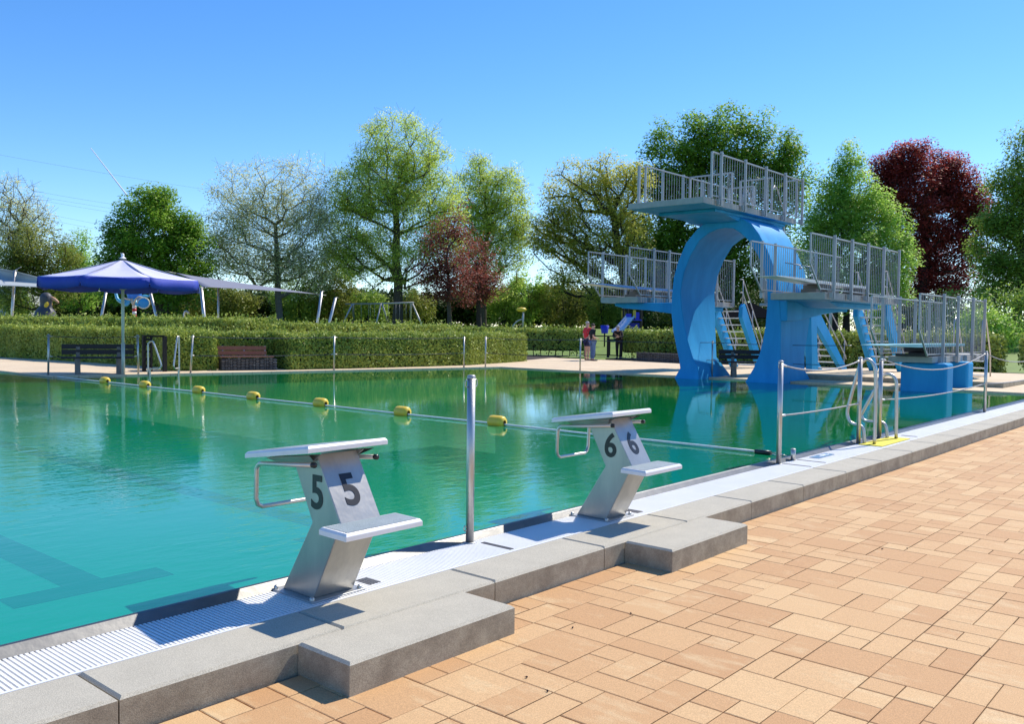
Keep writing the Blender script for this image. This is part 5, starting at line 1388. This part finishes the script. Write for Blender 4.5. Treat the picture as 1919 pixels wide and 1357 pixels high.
# ------------------------------------------------------------------ people
def skin_obj(name, verts, edges, radii, material, parent, rootv=0, lv=1):
    me = bpy.data.meshes.new(name); me.from_pydata([tuple(v) for v in verts], edges, []); me.materials.append(material)
    o = bpy.data.objects.new(name, me); COL.objects.link(o); o.parent = parent
    sk = o.modifiers.new('skin', 'SKIN'); sk.use_smooth_shade = True
    if not me.skin_vertices: pass
    for i, r in enumerate(radii): me.skin_vertices[0].data[i].radius = (r, r) if not isinstance(r, tuple) else r
    me.skin_vertices[0].data[rootv].use_root = True
    ss = o.modifiers.new('sub', 'SUBSURF'); ss.levels = lv; ss.render_levels = lv
    return o
def person(loc, face, label, H, pose, shirt, legs_m, shorts=None, hair=None, skinm=SKIN, sleeve='short', grp='people at the gate'):
    """pose: dict of joint -> (forward, left, up) in units of H"""
    rt = root('person', loc, label, 'person', grp); rt.rotation_euler.z = face
    J = {k: Vector(v)*H for k, v in pose.items()}
    names = ['pelvis', 'waist', 'chest', 'neck', 'head0', 'head1', 'shL', 'elL', 'wrL', 'shR', 'elR', 'wrR', 'hipL', 'knL', 'anL', 'toL', 'hipR', 'knR', 'anR', 'toR']
    idn = {k: i for i, k in enumerate(names)}
    E_ = [('pelvis', 'waist'), ('waist', 'chest'), ('chest', 'neck'), ('neck', 'head0'), ('head0', 'head1'), ('chest', 'shL'), ('shL', 'elL'), ('elL', 'wrL'), ('chest', 'shR'), ('shR', 'elR'), ('elR', 'wrR'),
          ('pelvis', 'hipL'), ('hipL', 'knL'), ('knL', 'anL'), ('anL', 'toL'), ('pelvis', 'hipR'), ('hipR', 'knR'), ('knR', 'anR'), ('anR', 'toR')]
    rad = dict(pelvis=.075, waist=.066, chest=.078, neck=.030, head0=.045, head1=.046, shL=.036, elL=.024, wrL=.016, shR=.036, elR=.024, wrR=.016, hipL=.056, knL=.034, anL=.022, toL=.018, hipR=.056, knR=.034, anR=.022, toR=.018)
    vs = [J[k] for k in names]; ed = [(idn[a], idn[b]) for a, b in E_]; rr = [rad[k]*H for k in names]
    for s in ('L', 'R'):            # hand: palm then five fingers
        w = J['wr'+s]; d = (w-J['el'+s]).normalized(); side = d.cross(Vector((0, 0, 1)));
        side = side.normalized() if side.length > .1 else Vector((1, 0, 0))
        b = len(vs); vs.append(w+d*.045*H); rr.append(.017*H); ed.append((idn['wr'+s], b))
        for q in range(4):
            o_ = side*(q-1.5)*.0105*H; ln = (.040, .047, .045, .036)[q]*H
            vs.append(vs[b]+o_+d*.018*H); rr.append(.0055*H); ed.append((b, len(vs)-1))
            vs.append(vs[b]+o_+d*ln+Vector((0, 0, -.006*H))); rr.append(.0045*H); ed.append((len(vs)-2, len(vs)-1))
        vs.append(w+d*.02*H+side*.022*H); rr.append(.006*H); ed.append((b, len(vs)-1))
        vs.append(w+d*.042*H+side*.030*H); rr.append(.0045*H); ed.append((len(vs)-2, len(vs)-1))
    skin_obj('body', vs, ed, rr, skinm, rt)
    # head features
    h0, h1 = J['head0'], J['head1']; up = (h1-h0).normalized(); hc = (h0+h1)/2; fw = Vector((1, 0, 0)); fw = (fw-up*fw.dot(up)).normalized(); lf = up.cross(fw)
    m = MB(); ellip(m, hc+fw*.050*H, (.012*H, .009*H, .016*H), 8)
    for s in (-1, 1): ellip(m, hc+lf*s*.046*H, (.009*H, .006*H, .016*H), 8)
    m.build('nose_and_ears', skinm, rt, world=False)
    m = MB()
    for s in (-1, 1): ellip(m, hc+fw*.044*H+lf*s*.017*H+up*.010*H, (.004*H, .006*H, .004*H), 6)
    ellip(m, hc+fw*.046*H-up*.026*H, (.003*H, .014*H, .003*H), 6)
    m.build('eyes_and_mouth', mat('face_dark', (.08, .03, .03), .5), rt, world=False)
    if hair:
        m = MB(); ellip(m, h1-fw*.012*H+up*.004*H, (.052*H, .050*H, .040*H), 12); m.build('hair', hair, rt, world=False)
    # shirt
    g = 1.16
    def cloth(name, keys, edges, rads, material, extra=None):
        vs_ = [J[k] if isinstance(k, str) else k for k in keys]
        skin_obj(name, vs_, edges, [r*H for r in rads], material, rt)
    if sleeve == 'long':
        cloth('shirt', ['pelvis', 'waist', 'chest', 'neck', 'shL', 'elL', 'wrL', 'shR', 'elR', 'wrR'], [(0, 1), (1, 2), (2, 3), (2, 4), (4, 5), (5, 6), (2, 7), (7, 8), (8, 9)], [.086, .080, .092, .040, .047, .034, .026, .047, .034, .026], shirt)
    else:
        mL = J['shL'].lerp(J['elL'], .75); mR = J['shR'].lerp(J['elR'], .75)
        cloth('shirt', ['pelvis', 'waist', 'chest', 'neck', 'shL', mL, 'shR', mR], [(0, 1), (1, 2), (2, 3), (2, 4), (4, 5), (2, 6), (6, 7)], [.086, .080, .092, .040, .046, .038, .046, .038], shirt)
    if shorts:
        kL = J['hipL'].lerp(J['knL'], .72); kR = J['hipR'].lerp(J['knR'], .72)
        cloth('shorts', ['pelvis', 'hipL', kL, 'hipR', kR], [(0, 1), (1, 2), (0, 3), (3, 4)], [.083, .066, .052, .066, .052], shorts)
    else:
        cloth('trousers', ['pelvis', 'hipL', 'knL', 'anL', 'hipR', 'knR', 'anR'], [(0, 1), (1, 2), (2, 3), (0, 4), (4, 5), (5, 6)], [.081, .064, .044, .034, .064, .044, .034], legs_m)
    m = MB()
    for s in ('L', 'R'): a, b = J['an'+s], J['to'+s]; ellip(m, (a+b)/2+Vector((.01*H, 0, -.012*H)), (.085*H, .03*H, .026*H), 10)
    m.build('shoes', mat('dark_shoes', (.05, .05, .06), .6), rt, world=False)
    return rt
stand = dict(pelvis=(0, 0, .53), waist=(0, 0, .62), chest=(0, 0, .74), neck=(.0, 0, .845), head0=(.012, 0, .895), head1=(.015, 0, .955), shL=(0, .10, .80), elL=(-.02, .135, .64), wrL=(.06, .12, .52), shR=(0, -.10, .80), elR=(-.02, -.135, .64), wrR=(.06, -.12, .52),
             hipL=(0, .05, .50), knL=(.01, .06, .28), anL=(0, .06, .045), toL=(.09, .07, .02), hipR=(0, -.05, .50), knR=(.02, -.055, .28), anR=(-.01, -.055, .045), toR=(.08, -.065, .02))
behind = dict(stand); behind.update(elR=(-.06, -.15, .64), wrR=(.10, -.08, .60), elL=(-.05, .14, .64), wrL=(-.06, .06, .53))
lean = dict(stand); lean.update(pelvis=(-.16, 0, .52), waist=(-.10, 0, .60), chest=(.02, 0, .69), neck=(.07, 0, .775), head0=(.10, 0, .82), head1=(.115, 0, .88), shL=(.03, .10, .74), elL=(.10, .13, .61), wrL=(.20, .03, .60), shR=(.03, -.10, .74), elR=(.10, -.13, .61), wrR=(.20, -.02, .61),
                       hipL=(-.16, .05, .50), knL=(-.10, .07, .27), anL=(-.16, .07, .045), toL=(-.07, .08, .02), hipR=(-.16, -.05, .50), knR=(-.14, -.05, .27), anR=(-.20, -.05, .045), toR=(-.11, -.06, .02))
GREYH = mat('grey_hair', (.34, .33, .33), .7); DARKH = mat('dark_hair', (.03, .025, .02), .7)
RED = mat('red_top', (.62, .02, .035), .7); NAVY = mat('navy_shorts', (.012, .015, .07), .8); JEAN = mat('blue_jeans', (.10, .17, .32), .85); BLKC = mat('black_shirt', (.010, .010, .013), .85)
fa = math.atan2(fwd.y, fwd.x)
pA = ground(1099.5, 675.5, .03); pB = ground(1110, 676.5, .03); pC = ground(1158, 673, .04)
person(pA, fa-R(60), 'person in a red top and navy shorts standing left of the gate', 1.64, stand, RED, NAVY, shorts=NAVY, hair=GREYH)
person(pB, fa-R(70), 'person in a black t-shirt and blue jeans standing by the gate', 1.55, behind, BLKC, JEAN, hair=DARKH)
person(pC, fa+R(165), 'older person in black clothes leaning on the gate from behind', 1.60, lean, BLKC, BLKC, hair=GREYH, sleeve='long')

# ------------------------------------------------------------------ sky line things
ct0, ct1 = at(170, 277, 6000), at(238, 366, 6000)
o = root('contrail', ct0, 'thin white vapour trail slanting down to the round tree', 'contrail')
pts = [ct0.lerp(ct1, t/20)for t in range(21)]
m = MB(); m.tube(pts, [2.5+.12*t for t in range(21)], 8); m.build('vapour', mat('vapour_white', (.9, .9, .9), 1), o)
def wire(a, b, d1, d2, sag, label):
    p, q = at(*a, d1), at(*b, d2)
    o = root('power_line', p, label, 'power line', 'power lines')
    pts = []
    for i in range(21):
        t = i/20; v = p.lerp(q, t); v.z -= sag*4*t*(1-t); pts.append(v)
    m = MB(); m.tube(pts, .03, 4); m.build('cable', mat('cable_grey', (.16, .22, .34), .7), o)
wire((-150, 262), (420, 360), 260, 330, .5, 'highest power line crossing the sky at the left')
for i, (a, b) in enumerate((((60, 357), (300, 395)), ((60, 366), (300, 403)), ((60, 372), (300, 411)), ((60, 395), (300, 440)), ((60, 405), (300, 450)))):
    wire(a, b, 300, 330, .3, ('upper', 'second', 'third', 'fourth', 'lowest')[i]+' of the five low power lines left of the round tree')

for i, (px, py) in enumerate([(1073, 1178), (1026, 1297), (987, 1271), (1182, 1151), (1653, 1030), (1700, 1029)]):
    c = ground(px, py, -.168); o = root('fallen_seed', c, 'dark dry seed husk lying on the pavers', 'seed', 'seed husks on the pavers')
    m = MB(); ellip(m, (0, 0, .004), (.006, .004, .0045), 8); m.tube([(0, 0, .004), (.012, .004, .006)], .0012, 4); m.build('husk', mat('husk_brown', (.07, .035, .03), .9), o, world=False)
    o.rotation_euler.z = i*1.3
